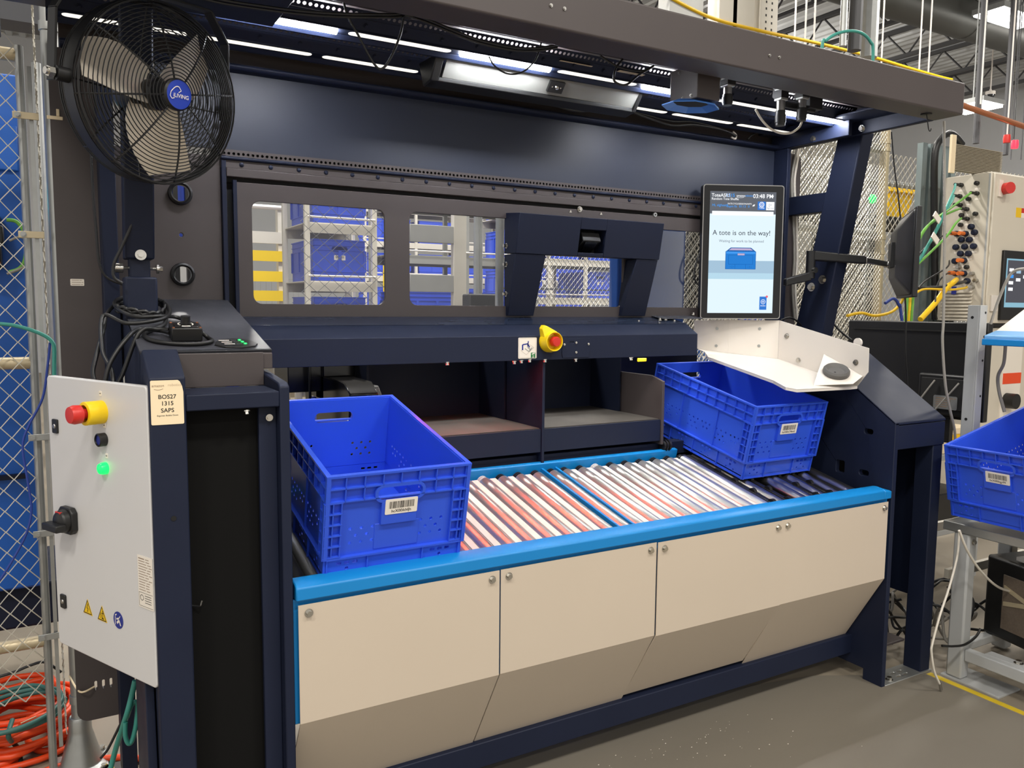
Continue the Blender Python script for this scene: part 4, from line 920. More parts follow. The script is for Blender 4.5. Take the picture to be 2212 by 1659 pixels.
# ================================================================ CONTROL CABINET (door standing at an angle on the left)
DO = V((.17, 1.97, 0)); DX = V((.434, -.90, 0)).normalized(); DM = basis(DO, DX, (0, 0, 1))      # local x = towards the post, z = out of the door
cab = thing('control_cabinet', 'light grey control cabinet door with push buttons left of the station', 'cabinet', (.05, 2.2, .62))
MB(DM).plate(rrect(-.430, .018, .620, 1.325, .012, 5), [], .018, Mx.Translation((0, 0, -.018))).build('door', M['grey_white'], cab, bev=.003, seg=3)
MB(DM).box(-.40, -.02, .66, 1.29, -.10, -.018).build('enclosure', M['navy'], cab, bev=.003)
def dl(s, z, h=0): return DM @ Mx.Translation((-s, z, h))
e = MB().lathe([(.028, 0), (.028, .042), (.020, .044), (.020, .030)], dl(.172, 1.252), 32).build('emergency_stop_collar', M['yellow'], cab, bev=.001)
MB().lathe([(.012, .03), (.012, .050), (.0215, .052), (.0225, .066), (.019, .076), (0, .078)], dl(.172, 1.252), 28).build('emergency_stop_button', M['red'], cab)
MB().lathe([(.016, 0), (.016, .016), (.013, .018), (.012, .013)], dl(.165, 1.187), 26).build('button_bezel', M['black'], cab)
MB().lathe([(.0125, .0), (.0125, .014), (0, .0145)], dl(.165, 1.187), 24).build('push_button', M['blue_btn'], cab)
MB().lathe([(.0145, 0), (.0145, .010), (.012, .016), (.006, .019), (0, .0195)], dl(.164, 1.118), 24).build('indicator_lamp', M['green_led'], cab)
for (s, z) in ((.175, 1.296), (.163, 1.221), (.158, 1.148)):
    t_ = MB(DM); t_.use(M['paper']).plate(rrect(-s-.005, -s+.005, z-.006, z+.006, .001, 2), [], .0008); t_.use(M['ink']).poly([(-s-.003, z-.0007, .0011), (-s+.003, z-.0007, .0011), (-s+.003, z+.001, .0011), (-s-.003, z+.001, .0011)]); t_.build('button_tag', None, cab)
rs = MB().prism([(-.034, -.022), (-.022, -.034), (.022, -.034), (.034, -.022), (.034, .022), (.022, .034), (-.022, .034), (-.034, .022)], 'z', 0, .016, dl(.338, .965)).build('rotary_switch', M['black'], cab, bev=.003)
MB().lathe([(.030, .016), (.028, .030), (.020, .036), (0, .037)], dl(.338, .965), 28).box(-.036, .036, -.009, .009, .030, .056, dl(.338, .955)).build('switch_handle', M['black'], rs, bev=.003)
MB().box(-.012, .012, .022, .026, .02, .033, dl(.338, .965)).build('switch_mark', M['red'], rs)
for z in (1.198, .741):
    l_ = MB().plate(rrect(-.0125, .0125, -.018, .018, .004), [], .005, dl(.392, z)).build('latch', M['black'], cab, bev=.001)
    MB().lathe([(.006, .005), (.005, .007), (0, .007)], dl(.392, z), 16).build('key_slot', M['steel'], l_)
def warn(s, z, kind):
    w_ = MB(); F = dl(s, z, .0004); h_ = .026
    if kind < 2:
        tri = [(-.020, -.016), (.020, -.016), (0, .020)]
        w_.use(M['sign_yellow']).plate([(x*1.08, y*1.08) for x, y in tri], [], .0006, F)
        w_.use(M['ink'])
        for a, b in zip(tri, tri[1:]+tri[:1]): stroke(w_, (a[0]*.93, a[1]*.93), (b[0]*.93, b[1]*.93), .002, F @ Mx.Translation((0, 0, .0009)))
        F2 = F @ Mx.Translation((0, 0, .0010))
        if kind == 0:
            for a, b in (((.002, .010), (-.003, -.001)), ((-.003, -.001), (.003, -.002)), ((.003, -.002), (-.001, -.011))): stroke(w_, a, b, .0018, F2)
        else:
            for a, b in (((-.004, .004), (-.006, -.002)), ((-.006, -.002), (-.003, -.003)), ((-.003, -.003), (-.005, -.010)), ((.003, .008), (.003, -.008)), ((-.001, .002), (.008, .003)), ((-.001, -.011), (.009, -.011)), ((.003, -.008), (-.001, -.011)), ((.003, -.008), (.008, -.011))): stroke(w_, a, b, .0017, F2)
    else:
        w_.use(M['sign_blue']).plate(circ(0, 0, .021, 28), [], .0006, F); w_.use(M['paper']); F2 = F @ Mx.Translation((0, 0, .0010))
        for a, b, d in (((-.012, -.013), (-.012, .008), .0022), ((-.012, .010), (-.006, .014), .003), ((-.005, -.008), (.004, .000), .006), ((.004, .001), (.011, -.012), .004), ((.002, .004), (.010, .012), .002), ((-.007, .002), (.004, .005), .004)): stroke(w_, a, b, d, F2)
    return w_.build('warning_sticker' if kind < 2 else 'unplug_sticker', None, cab)
warn(.275, .750, 0); warn(.208, .748, 1); warn(.135, .750, 2)
rp = MB(); F = dl(.012, .868, .0004); rp.use(M['paper']).plate([(-.030, -.062), (.03, -.062), (.03, .062), (-.030, .062)], [], .0006, F); rp.use(M['ink_grey']); F2 = F @ Mx.Translation((0, 0, .0009))
for i in range(13):
    y = .055-i*.0062; x1 = random.uniform(-.004, .012); stroke(rp, (-.026, y), (x1, y), .0022 if i == 0 else .0014, F2); stroke(rp, (x1+.004, y), (min(.028, x1+.018), y), .0014, F2)
rp.use(M['ink'])
for a, b in (((-.027, -.026), (.028, -.026)), ((-.027, -.058), (.028, -.058)), ((-.027, -.058), (-.027, -.026))): stroke(rp, a, b, .0008, F2)
rp.plate(circ(-.016, -.038, .007, 18), [circ(-.016, -.038, .0058, 18)], .0001, F2)
for i in range(4): stroke(rp, (-.004, -.032-i*.0055), (.022, -.032-i*.0055), .0013, F2)
rp.build('rating_plate', None, cab)

# ================================================================ FAN SPEED CONTROLLER + COILED CABLE
sp = thing('speed_controller', 'small black speed control box with round knob on the left console', 'controller', CON @ V((.298, .12, 0)))
MB(CON).box(.262, .336, .085, .150, .001, .036).build('box', M['black'], sp, bev=.003)
MB(CON).box(.271, .326, .090, .138, .036, .039).build('face_plate', M['black_gloss'], sp, bev=.001)
MB(CON).cyl((.299, .118, .039), (.299, .118, .060), .0115, 22).cyl((.299, .118, .039), (.299, .118, .045), .0125, 22).build('knob', M['black'], sp)
dl_ = MB(CON); dl_.use(M['paper']).plate([(.299+.0195*math.cos(t), .118+.0195*math.sin(t)) for t in [math.radians(a) for a in range(-40, 221, 20)]]+[(.299+.0165*math.cos(t), .118+.0165*math.sin(t)) for t in [math.radians(a) for a in range(220, -41, -20)]], [], .0003, Mx.Translation((0, 0, .0392)))
dl_.poly([(.287, .0915, .0395), (.308, .0915, .0395), (.308, .099, .0395), (.287, .099, .0395)]).use(M['ink']).text('LO', .005, Mx.Translation((.297, .0952, .0398)))
dl_.build('dial', None, sp)
for (x, s) in ((.267, .090), (.331, .090), (.267, .145), (.331, .145)):
    MB(CON).cyl((x, s, .036), (x, s, .0375), .003, 10).build('screw', M['copper'], sp)
def cp(x, s, h=.006): return CON @ V((x, s, h))
loops = [cp(.335, .11, .02), cp(.352, .105), cp(.356, .070), cp(.325, .045), cp(.265, .048), cp(.215, .085), cp(.205, .15), cp(.235, .20), cp(.262, .235, .01), cp(.275, .30, .014), cp(.285, .38, .02), cp(.265, .46, .022), cp(.21, .50, .02), cp(.16, .46, .012), cp(.13, .36, .004), cp(.12, .28, -.01), V((.095, 2.30, 1.372)), V((.085, 2.26, 1.33)), V((.10, 2.22, 1.30)), V((.14, 2.22, 1.315)), cp(.19, .13, .012), cp(.235, .155, .016), cp(.262, .14, .018)]
loops2 = [cp(.262, .12, .016), cp(.24, .16, .012), cp(.20, .17, .014), cp(.165, .12, .006), V((.12, 2.20, 1.36)), V((.105, 2.19, 1.29)), V((.112, 2.185, 1.262)), V((.125, 2.19, 1.28)), V((.125, 2.22, 1.34)), V((.11, 2.30, 1.39)), cp(.12, .30, .018), cp(.17, .24, .012), cp(.23, .235, .018), cp(.272, .27, .022), cp(.288, .34, .026), cp(.28, .43, .03), cp(.24, .48, .03), cp(.185, .49, .028), cp(.155, .42, .026), cp(.165, .33, .024), cp(.20, .27, .022), cp(.25, .26, .026), cp(.30, .31, .012), cp(.335, .25, .008), cp(.345, .19, .01), cp(.33, .15, .02)]
cc_ = thing('coiled_power_cable', 'coiled black power cable heaped on the console and hanging over its left edge', 'cable', (.2, 2.4, 1.3))
MB().cable(loops, .0055, 8, 6).build('cable_loop', M['black'], cc_, smooth=60)
MB().cable(loops2, .0055, 8, 6).build('cable_loop', M['black'], cc_, smooth=60)
ring = [cp(.22+.062*math.cos(t)+.004*math.sin(3*t), .385+.075*math.sin(t), .012+.008*(i % 3)+.006*math.sin(2*t)) for i, t in enumerate([2*PI*j/16+2*PI*n for n in range(3) for j in range(16)])]
MB().cable(ring, .0052, 8, 4).build('cable_loop', M['black'], cc_, smooth=60)
# ================================================================ FENCES
def chain_link(mb, P0, P1, z0, z1, w_=.056, h_=.064, r=.0022):
    P0, P1 = V(P0), V(P1); d = (P1-P0); L = d.length; d.normalize(); n = V((-d.y, d.x, 0))
    nw = int(L/(w_/2)); nz = int((z1-z0)/(h_/2))
    for k in range(nw):
        pts = []
        for j in range(nz+1):
            s = (j+k) % 2; x = (k+s)*w_/2+(-.0006 if s else .0006); pts.append(P0+d*x+n*(.0018 if s else -.0018)+V((0, 0, z0+j*h_/2)))
        mb.tube(pts, r, 4)
    return mb
fl_ = thing('chain_link_fence', 'galvanised chain link fence panel left of the station, in front of the blue cabinet', 'fence', (-.6, 2.83, 0))
chain_link(MB(), (-1.35, 2.83, 0), (-.045, 2.83, 0), .27, 2.29).build('wire_mesh', M['wire'], fl_, smooth=0)
MB().tube([(-.052, 2.85, .0), (-.052, 2.85, 2.26)], .012, 10).build('end_tube', M['galv'], fl_)
for z in (2.235, 1.325, .445): MB().tube([(-1.35, 2.86, z), (-.05, 2.86, z)], .019, 12).build('cross_rail', M['tube_beige'], fl_)
MB().box(-.033, -.022, 2.826, 2.84, .1, 2.20).build('tension_bar', M['galv'], fl_)
for z in (2.055, 1.71, 1.10, .80, .47):
    b = MB().box(-.075, -.008, 2.815, 2.819, z-.010, z+.010).build('strap', M['tube_beige'] if z > 1.5 else M['galv'], fl_, bev=.001)
    bolt((-.062, 2.815, z), (0, -1, 0), .007, .005).build('bolt', M['galv'], b)
fs = thing('chain_link_fence', 'chain link fence seen edge on, running back from the steel post', 'fence', (-.01, 3.6, 0))
chain_link(MB(), (-.012, 2.90, 0), (-.02, 5.2, 0), .10, 2.75).build('wire_mesh', M['wire'], fs, smooth=0)
MB().tube([(-.016, 5.2, 0), (-.016, 5.2, 2.8)], .024, 12).build('post', M['galv'], fs)
po = thing('fence_post', 'tall galvanised fence post with cast foot behind the grey cabinet door', 'post', (.028, 2.86, 0))
MB().cyl((.028, 2.86, .17), (.028, 2.86, 2.95), .024, 20).build('tube', M['galv'], po)
MB().lathe([(0, .175), (.030, .175), (.034, .165), (.034, .13), (.036, .12), (.062, .02), (.080, .008), (.080, 0), (0, 0)], Mx.Translation((.028, 2.86, 0)), 24).box(-.05, .105, 2.78, 2.94, 0, .010).build('foot', M['galv'], po, bev=.002)
for z in (2.33, .235): MB().lathe([(.0245, -.014), (.0275, -.013), (.0275, .013), (.0245, .014)], Mx.Translation((.028, 2.86, z)), 22).build('clamp_band', M['galv'], po)
bolts('anchor_bolt', [((x, y, .010), (0, 0, 1)) for (x, y) in ((-.035, 2.795), (.09, 2.80), (.09, 2.925))], M['chrome'], po, .011, .010)
MB().box(.012, .052, 2.698, 2.70, 2.03, 2.04).box(.036, .044, 2.696, 2.70, 2.04, 2.06).build('cable_tie', M['paper_warm'], None, bev=.001, label='pale plastic tie strip across the top of the left rear column', category='cable tie')
tie = MB().cable([(.004, 2.83, .326), (.03, 2.69, .328), (.070, 2.695, .333)], .003, 6).build('cable_tie', M['paper_warm'], None); tie['label'] = 'pale cable tie from the fence post to the slotted column foot'; tie['category'] = 'cable tie'
mb = MB()
mb.plate(rrect(-.009, .009, -.22, .0, .004), [circ(0, -.03-.032*i, .0045, 8) for i in range(6)], .003, basis((.135, 2.85, 2.50), (1, 0, 0), (0, 0, 1))); o = mb.build('perforated_strap', M['galv']); o['label'] = 'perforated steel strap hanging behind the fan bracket'; o['category'] = 'strap'

# ================================================================ LEFT BACKGROUND
bc = thing('blue_cabinet', 'large blue painted machine cabinet behind the left chain link fence', 'cabinet', (-.6, 3.6, .5))
MB().box(-1.5, -.055, 3.25, 3.9, .50, 2.27).build('housing', M['blue_panel'], bc, bev=.01)
MB().box(-1.5, -.075, 3.235, 3.25, 1.95, 2.10).build('door_rib', M['blue_panel'], bc, bev=.004)
MB().box(-1.5, -.0, 3.30, 3.8, .34, .50).build('plinth', M['navy'], bc, bev=.01)
MB().box(-1.4, -.10, 3.22, 3.25, .9, .915).build('seam', M['navy'], bc)
vb = thing('valve_block', 'black connector block with orange plugs on the blue cabinet behind the fence', 'connector block', (-.25, 3.2, 1.6))
MB().box(-.40, -.135, 3.17, 3.25, 1.62, 1.80).box(-.36, -.125, 3.15, 3.20, 1.70, 1.76).build('block', M['black'], vb, bev=.006)
for i in range(5):
    z = 1.78-i*.036; MB().cyl((-.21, 3.165, z), (-.165, 3.15, z+.004), .010, 10).cyl((-.165, 3.15, z+.004), (-.14, 3.14, z), .006, 10).build('plug', M['orange_plug'], vb)
MB().lathe([(.014, 0), (.010, .01), (0, .013)], basis((-.215, 3.17, 1.755), (1, 0, 0), (0, 0, 1)), 14).build('status_lamp', M['cyan_led'], vb)
MB().lathe([(.05, 0), (.04, .03), (0, .04)], basis((-.235, 3.24, 1.86), (1, 0, 0), (0, 0, 1)), 18).build('beacon', M['cyan_led'], vb)
cable('green_cable', [atY(x, y, 3.12) for x, y in ((14, 475), (34, 478), (48, 494), (56, 520), (54, 560), (42, 580), (20, 588))], .006, M['green_cable'], 'green cable arc from the black connector block behind the fence')
cable('grey_cable', [atY(x, y, 3.11) for x, y in ((20, 520), (45, 512), (62, 528), (68, 555), (55, 575), (15, 592))], .004, M['grey_cable'], 'grey cable arc below the orange plugs behind the fence')
cable('teal_cable', [atY(x, y, 2.74) for x, y in ((-8, 699), (30, 703), (70, 714), (98, 726), (112, 738), (117, 752), (117, 790), (117, 812))], .0055, M['teal'], 'teal cable crossing in front of the left fence and down the post')
cable('blue_cable', [atY(x, y, 2.76) for x, y in ((108, 740), (103, 790), (92, 860), (62, 920), (49, 965), (60, 1040), (68, 1100), (58, 1150), (30, 1205), (-6, 1262))], .0035, M['blue_cable'], 'thin blue cable hanging in a curve over the left fence')
cable('black_cable', [atY(x, y, 2.90) for x, y in ((-10, 1464), (30, 1452), (64, 1438), (92, 1430), (112, 1438), (132, 1452))], .0045, M['black'], 'thin black cable across the concrete beneath the left fence')
oc_ = thing('orange_cable_coil', 'heaped coil of orange cable on the floor by the fence post', 'cable coil', (-.13, 3.12, 0))
rnd = random.Random(5); pts = []
for n in range(12):
    for j in range(12):
        t = 2*PI*j/12; rr = .20+rnd.uniform(-.05, .03); pts.append(V((-.18+rr*math.cos(t)+rnd.uniform(-.012, .012), 3.13+rr*.9*math.sin(t), .014+n*.012+rnd.uniform(0, .010))))
MB().cable(pts, .0105, 8, 3).build('coil', M['orange'], oc_, smooth=60)
def floorpts(l, h=.012): return [atZ(x, y, h) for x, y in l]
MB().cable(floorpts(((60, 1600), (80, 1620), (110, 1620), (132, 1606), (136, 1590), (124, 1580), (104, 1578))), .0105, 8).build('loop', M['orange'], oc_, smooth=60)
MB().cable(floorpts(((-20, 1622), (10, 1620), (34, 1632), (30, 1650), (5, 1662), (-25, 1668))), .0105, 8).build('loop', M['orange'], oc_, smooth=60)
tc_ = thing('teal_cable_coil', 'loose coil of dark teal cable lying on the orange coil', 'cable coil', (-.12, 3.05, .17))
pts = []
for n in range(3):
    for j in range(11):
        t = 2*PI*j/11+n*.5; rr = .15+.02*n; pts.append(V((-.13+rr*math.cos(t)*.8-.02*n, 2.99+rr*.75*math.sin(t), .168+.008*n+.012*math.sin(t+1))))
MB().cable(pts, .0075, 8, 4).build('coil', M['teal_dark'], tc_, smooth=60)
MB().cable([V((-.16, 2.92, .18)), V((-.17, 2.87, .15)), atZ(38, 1615, .03), atZ(44, 1640, .01), atZ(40, 1675, .01)], .0075, 8).build('tail', M['teal_dark'], tc_, smooth=60)
MB().box(-.022, .022, -.001, .001, -.014, .014, basis(V((-.115, 2.905, .175)), (1, .1, .25), (0, .5, .9))).build('tag', M['paper_warm'], tc_)
cable('orange_cable', floorpts(((90, 1668), (130, 1655), (180, 1645), (230, 1638), (270, 1636), (312, 1640)), .012), .011, M['orange'], 'orange cable on the floor running under the left end of the station')
cable('teal_cable', [atY(x, y, Y) for x, y, Y in ((292, 1470, 2.35), (284, 1505, 2.35), (275, 1540, 2.35), (262, 1580, 2.40), (248, 1625, 2.45), (238, 1665, 2.45))], .0075, M['teal'], 'teal cable hanging below the grey cabinet door to the floor')
cable('teal_cable', [atY(x, y, 2.36) for x, y in ((274, 1550), (283, 1525), (292, 1516), (297, 1525), (294, 1565), (286, 1598), (278, 1606), (271, 1590), (271, 1560))], .0065, M['teal'], 'narrow hanging loop of teal cable below the grey cabinet door')
cable('black_cable', [atY(x, y, 2.62) for x, y in ((264, 1556), (250, 1585), (232, 1620), (217, 1638))], .004, M['black'], 'thin black cable from the column foot to the post base')
bl_ = MB().prism([(1.96, .0), (2.02, .62), (2.30, .62), (2.30, .0)], 'x', .158, .178).build('leg_gusset', M['navy'], None, bev=.002); bl_['label'] = 'dark steel gusset plate under the cabinet door beside the left outer post'; bl_['category'] = 'bracket'
dk = thing('floor_sign', 'black board with two yellow stripes lying on the floor by the left post', 'board', (.17, 2.66, 0))
a = atZ(232, 1650, .012); MB().box(a.x-.02, .178, a.y-.20, a.y+.0, 0.0, .012).build('board', M['black'], dk, bev=.002)
for dx in (.0, .055): MB().box(a.x+dx+.01, a.x+dx+.018, a.y-.19, a.y-.005, .012, .0128).build('stripe', M['yellow'], dk)

# ================================================================ FLOOR MARKS
mt = MB().prism([(-2.0, -1.6), (3.09, -1.6), (3.09, 1.93), (2.66, 2.145), (2.16, 2.24), (.88, 2.28), (.5, 2.28), (.5, 1.2), (-2, 1.2)], 'z', 0, .006).build('floor_mat', M['mat_grey'], None, bev=.002)
mt['label'] = 'wide dark grey anti fatigue mat on the floor in front of the station'; mt['category'] = 'mat'
tp = MB().box(3.105, 3.135, -1.0, 1.93, 0, .001).build('floor_tape', M['tape'], None); tp['label'] = 'yellow tape line on the floor beside the grey mat'; tp['category'] = 'floor tape'
rnd = random.Random(11); cr = MB()
for i in range(80):
    x = rnd.gauss(1.75, .35); y = rnd.gauss(2.0, .12)-abs(x-1.75)*.1
    if y > 2.06: y = 2.06-rnd.random()*.1
    r = rnd.choice((.0008, .001, .0012, .002)); cr.box(x-r, x+r, y-r*.6, y+r*.6, .006, .0066)
cb = cr.build('dust_crumbs', M['paper'], None, smooth=0); cb['kind'] = 'stuff'; cb['label'] = 'pale crumbs of debris scattered on the mat below the station'; cb['category'] = 'debris'

# ================================================================ RIGHT SIDE: NEIGHBOURING STATION
nb = thing('work_table', 'grey steel work table frame with boxed legs right of the station', 'table', (3.3, 1.7, 0))
MB().box(3.155, 3.30, 1.10, 1.93, .612, .650).build('top_edge', M['galv'], nb, bev=.004)
MB().prism([(3.16, .625), (4.2, .855), (4.2, .845), (3.16, .615)], 'y', 1.1, 1.93).build('sloping_top', M['galv'], nb)
MB().box(3.160, 3.215, 1.82, 1.885, .008, .615).build('leg', M['frame_grey'], nb, bev=.008)
MB().box(3.62, 3.68, 1.90, 1.96, .008, .66).build('leg', M['frame_grey'], nb, bev=.008)
MB().box(3.60, 3.66, 1.62, 1.68, .3, .70).build('leg', M['frame_grey'], nb, bev=.008)
MB().box(3.15, 3.30, 1.66, 1.90, 0, .008).build('foot_plate', M['frame_grey'], nb, bev=.001)
MB().box(3.175, 3.21, .9, 1.82, .085, .135).box(3.205, 3.26, .9, 1.76, .115, .135).build('bottom_rail', M['frame_grey'], nb, bev=.005)
MB().box(3.21, 3.8, 1.835, 1.875, .11, .145).build('bottom_rail', M['frame_grey'], nb, bev=.005)
bolt((3.235, 1.64, .135), (0, 0, 1), .014, .010).build('bolt', M['chrome'], nb); bolt((3.189, 1.82, .58), (0, -1, 0), .01, .008).build('bolt', M['chrome'], nb)
MB().box(3.30, 4.2, 1.98, 2.0, .36, .40).box(3.4, 4.4, 2.2, 2.22, .48, .52).build('side_rail', M['rack'], nb)
uv = V((math.cos(TILT), 0, math.sin(TILT))); nv = V((-math.sin(TILT), 0, math.cos(TILT)))
dd = ray(2050, 1113); PB = CAM + dd*3.25
TM = basis(PB, (0, -1, 0), uv)
tote('tote', TM @ Mx.Translation((.2, .3, 0)), 'empty blue tote at the right edge of the photo, on the grey work table', 'hcX00ikgy99', seed=5)
gp = thing('slotted_upright', 'light grey folded steel upright with bolt holes beside the black television back', 'upright', (3.36, 1.95, .65))
MB().box(3.352, 3.357, 1.952, 2.0, .66, 1.531).box(3.352, 3.40, 1.944, 1.952, .66, 1.531).build('angle', M['frame_grey'], gp, bev=.002)
bo = MB()
for z in (1.48, 1.05): bo.cyl((3.3505, 1.978, z), (3.3525, 1.978, z), .006, 14)
for z in (1.50, 1.40, 1.30, 1.15, .93): bo.cyl((3.386, 1.943, z), (3.386, 1.945, z), .005, 14)
bo.build('bolt_holes', M['black_matte'], gp)
tv = thing('television', 'large black television seen from behind, right of the white tray', 'television', (3.8, 2.5, .98))
MB().box(3.76, 3.80, 2.14, 2.895, .985, 1.452).build('housing', M['black'], tv, bev=.006)
MB().box(3.765, 3.795, 2.3, 2.7, .866, .99).build('foot', M['black'], tv)
MB().box(3.752, 3.762, 2.14, 2.86, 1.405, 1.411).build('groove', M['black_matte'], tv)
MB().box(3.74, 3.77, 2.16, 2.46, 1.0, 1.20).build('rear_box', M['black'], tv, bev=.01)
MB().box(3.735, 3.742, 2.19, 2.44, 1.03, 1.18).build('port_recess', M['black_matte'], tv, bev=.003)
mini_sticker('rating_label', V((3.733, 2.31, 1.065)), (0, -1, 0), (0, 0, 1), .12, .065, 5, M['galv'], tv)
for p, q, s_ in (((3.72, 2.36, 1.17), (3.70, 2.48, .98), .004), ((3.72, 2.24, 1.165), (3.70, 2.40, .95), .004)):
    MB().cable([p, (3.71, p[1]+.03, 1.12), q], s_, 6).build('signal_cable', M['grey_cable'], tv)
# white tray with blue front (label unit) at the frame's edge
lu = thing('blue_front_tray', 'white tray with translucent blue front lip at the right edge of the photo', 'tray', (3.5, 1.8, 1.4))
a = atX(2131, 738, 3.30); b = atX(2150, 672, 3.62)
z0 = a.z
MB().hull([(3.30, a.y, z0), (3.30, 1.35, z0), (3.75, 1.35, 1.505), (3.75, 1.98, 1.505)], [(3.30, a.y, z0+.018), (3.30, 1.35, z0+.018), (3.75, 1.35, 1.523), (3.75, 1.98, 1.523)]).build('tray', M['white'], lu, bev=.006)
M['clear_blue'] = mat('translucent_blue_lip', (120, 178, 232), .25)
MB().hull([(3.285, a.y+.005, z0-.004), (3.285, 1.35, z0-.004), (3.36, 1.35, z0+.02), (3.36, a.y+.0, z0+.02)], [(3.285, a.y+.005, z0+.026), (3.285, 1.35, z0+.026), (3.36, 1.35, z0+.046), (3.36, a.y+.0, z0+.046)]).build('front_lip', M['clear_blue'], lu, bev=.006)
MB().box(3.279, 3.287, 1.35, a.y+.008, z0-.014, z0+.012).build('bumper', M['rail_blue'], lu, bev=.003)
MB().box(3.50, 3.56, 1.40, 1.55, .9, z0+.02).build('post', M['black'], lu, bev=.003)
# PC tower
pc = thing('computer_tower', 'black computer tower with perforated front grille on the lower right shelf', 'computer', (3.55, 1.5, .14))
PCM = Mx.Translation((3.40, atX(2120, 1388, 3.40).y, .146)) @ Mx.Rotation(math.radians(-14), 4, 'Z')
MB(PCM).box(0, .42, -.55, .0, 0, .34).build('case', M['black'], pc, bev=.012)
M['grille'] = mat('perforated_grille', (104, 92, 80), .6, var=.3, vscale=120)
MB(PCM).box(-.006, .0, -.52, -.09, .05, .28).build('grille', M['grille'], pc, bev=.002)
g_ = MB(PCM)
for p, q in (((-.10, .22), (-.5, .10)), ((-.10, .15), (-.5, .24)), ((-.26, .06), (-.22, .27))):
    g_.hull([(-.010, p[0], p[1]), (-.010, p[0], p[1]+.018), (-.010, q[0], q[1]+.018), (-.010, q[0], q[1])], [(-.005, p[0], p[1]), (-.005, p[0], p[1]+.018), (-.005, q[0], q[1]+.018), (-.005, q[0], q[1])])
g_.build('grille_bars', M['tube_beige'], pc)
kb = MB(PCM).box(.02, .22, -.5, -.12, .345, .362).build('keyboard', M['grey_white'], None, bev=.003); kb['label'] = 'pale keyboard lying on top of the black computer tower'; kb['category'] = 'keyboard'
pr_ = MB().box(3.75, 4.05, 1.35, 1.72, .50, .60).build('black_device', M['black'], None, bev=.01); pr_['label'] = 'flat black device on a rail behind the computer tower'; pr_['category'] = 'device'
# side monitor on an articulated arm
ar = thing('monitor_bracket', 'black articulated monitor arm clamped to the right canopy strut', 'monitor arm', (3.2, 2.5, 1.6))
A1, A2, A3 = atY(1752, 552, 2.46), atY(1868, 562, 2.36), atY(1918, 571, 2.33)
def link(P, Q, hw, hz):
    d = (Q-P); n = V((-d.y, d.x, 0)).normalized()*hw; u = V((0, 0, hz)); return MB().hull([P-n-u, P+n-u, P+n+u, P-n+u], [Q-n-u*.8, Q+n-u*.8, Q+n+u*.8, Q-n+u*.8])
link(A1, A2, .018, .022).build('upper_arm', M['black'], ar, bev=.006)
link(A2, A3, .010, .014).build('tip', M['steel'], ar, bev=.004)
MB().cyl(A3-V((0, .016, 0)), A3+V((0, .016, 0)), .014, 18).build('pivot', M['steel'], ar)
MB().cyl(A1-V((0, 0, .10)), A1+V((0, 0, .02)), .020, 18).build('post', M['black'], ar)
link(A1-V((0, 0, .09)), atY(1695, 610, 2.50), .016, .020).build('lower_arm', M['black'], ar, bev=.005)
MB().cyl(A1-V((0, .03, .065)), A1-V((0, .017, .065)), .013, 16).build('knob', M['chrome'], ar)
bolts('clamp_bolt', [(atX(px, py, 3.02), (-1, 0, 0)) for (px, py) in ((1777, 604), (1753, 620))], M['chrome'], ar, .016, .012)
sm = thing('side_monitor', 'black monitor seen edge on, held out to the right by the arm', 'monitor', A3)
# built about its own vertical axis; its screen looks to the right, its back to the left
SA = atY(1928, 560, 2.30); SM = basis(SA, V((.66, -.75, 0)), (0, 0, 1))      # local x = screen normal, z = sideways
top_, bot_ = atY(1952, 462, 2.3).z-SA.z, atY(1960, 644, 2.3).z-SA.z; zc = (top_+bot_)/2; hh = (top_-bot_)/2
MB(SM).hull([(.0, zc-hh*.55, -.12), (.0, zc+hh*.55, -.12), (.0, zc+hh*.55, .12), (.0, zc-hh*.55, .12)], [(.052, zc-hh*.98, -.25), (.052, zc+hh*.98, -.25), (.052, zc+hh*.98, .25), (.052, zc-hh*.98, .25)]).build('rear_shell', M['black'], sm, bev=.012)
MB(SM).box(.052, .074, zc-hh, zc+hh, -.255, .255).build('bezel', M['black'], sm, bev=.004)
MB(SM).box(-.014, .002, zc-.055, zc+.055, -.055, .055).build('mount_plate', M['black'], sm, bev=.002)
cable('black_cable', [atY(x, y, 2.34) for x, y in ((1955, 636), (1957, 690), (1956, 760), (1960, 830), (1962, 980))], .004, M['black'], 'black cable hanging straight down from the side monitor')

# ================================================================ RIGHT BACKGROUND
fb = thing('chain_link_fence', 'dense double chain link fence to the right of and behind the station', 'fence', (3.4, 3.5, 0))
chain_link(MB(), (1.96, 3.50, 0), (4.85, 3.50, 0), .6, 2.85, .028, .032, .0017).build('wire_mesh', M['wire'], fb, smooth=0)
chain_link(MB(), (2.9, 3.62, 0), (4.86, 3.62, 0), .17, 2.9, .046, .052, .0025).build('wire_mesh', M['wire'], fb, smooth=0)
for x in (1.96,): MB().cyl((x, 3.56, 0), (x, 3.56, 3.0), .022, 16).build('post', M['galv'], fb)
MB().tube([(1.96, 3.56, 2.02), (4.85, 3.56, 2.02)], .022, 12).build('cross_rail', M['galv'], fb)
MB().tube([(1.96, 3.56, 2.58), (4.85, 3.56, 2.58)], .030, 12).build('top_rail', M['galv'], fb)
for z in (1.60, 1.45, 1.78): MB().box(1.96, 2.7, 3.55, 3.56, z-.004, z+.004).build('stiffener', M['galv'], fb)
a = atY(1911, 500, 3.5); MB().cyl((a.x, 3.53, 0), (a.x, 3.53, 3.1), .030, 18).build('end_post', M['tube_beige'], fb)
for py in (303, 320, 513, 545, 700): p = atY(1908, py, 3.5); MB().lathe([(.031, -.014), (.036, -.013), (.036, .013), (.031, .014)], Mx.Translation((a.x, 3.53, p.z)), 18).build('clamp_band', M['tube_beige'], fb)
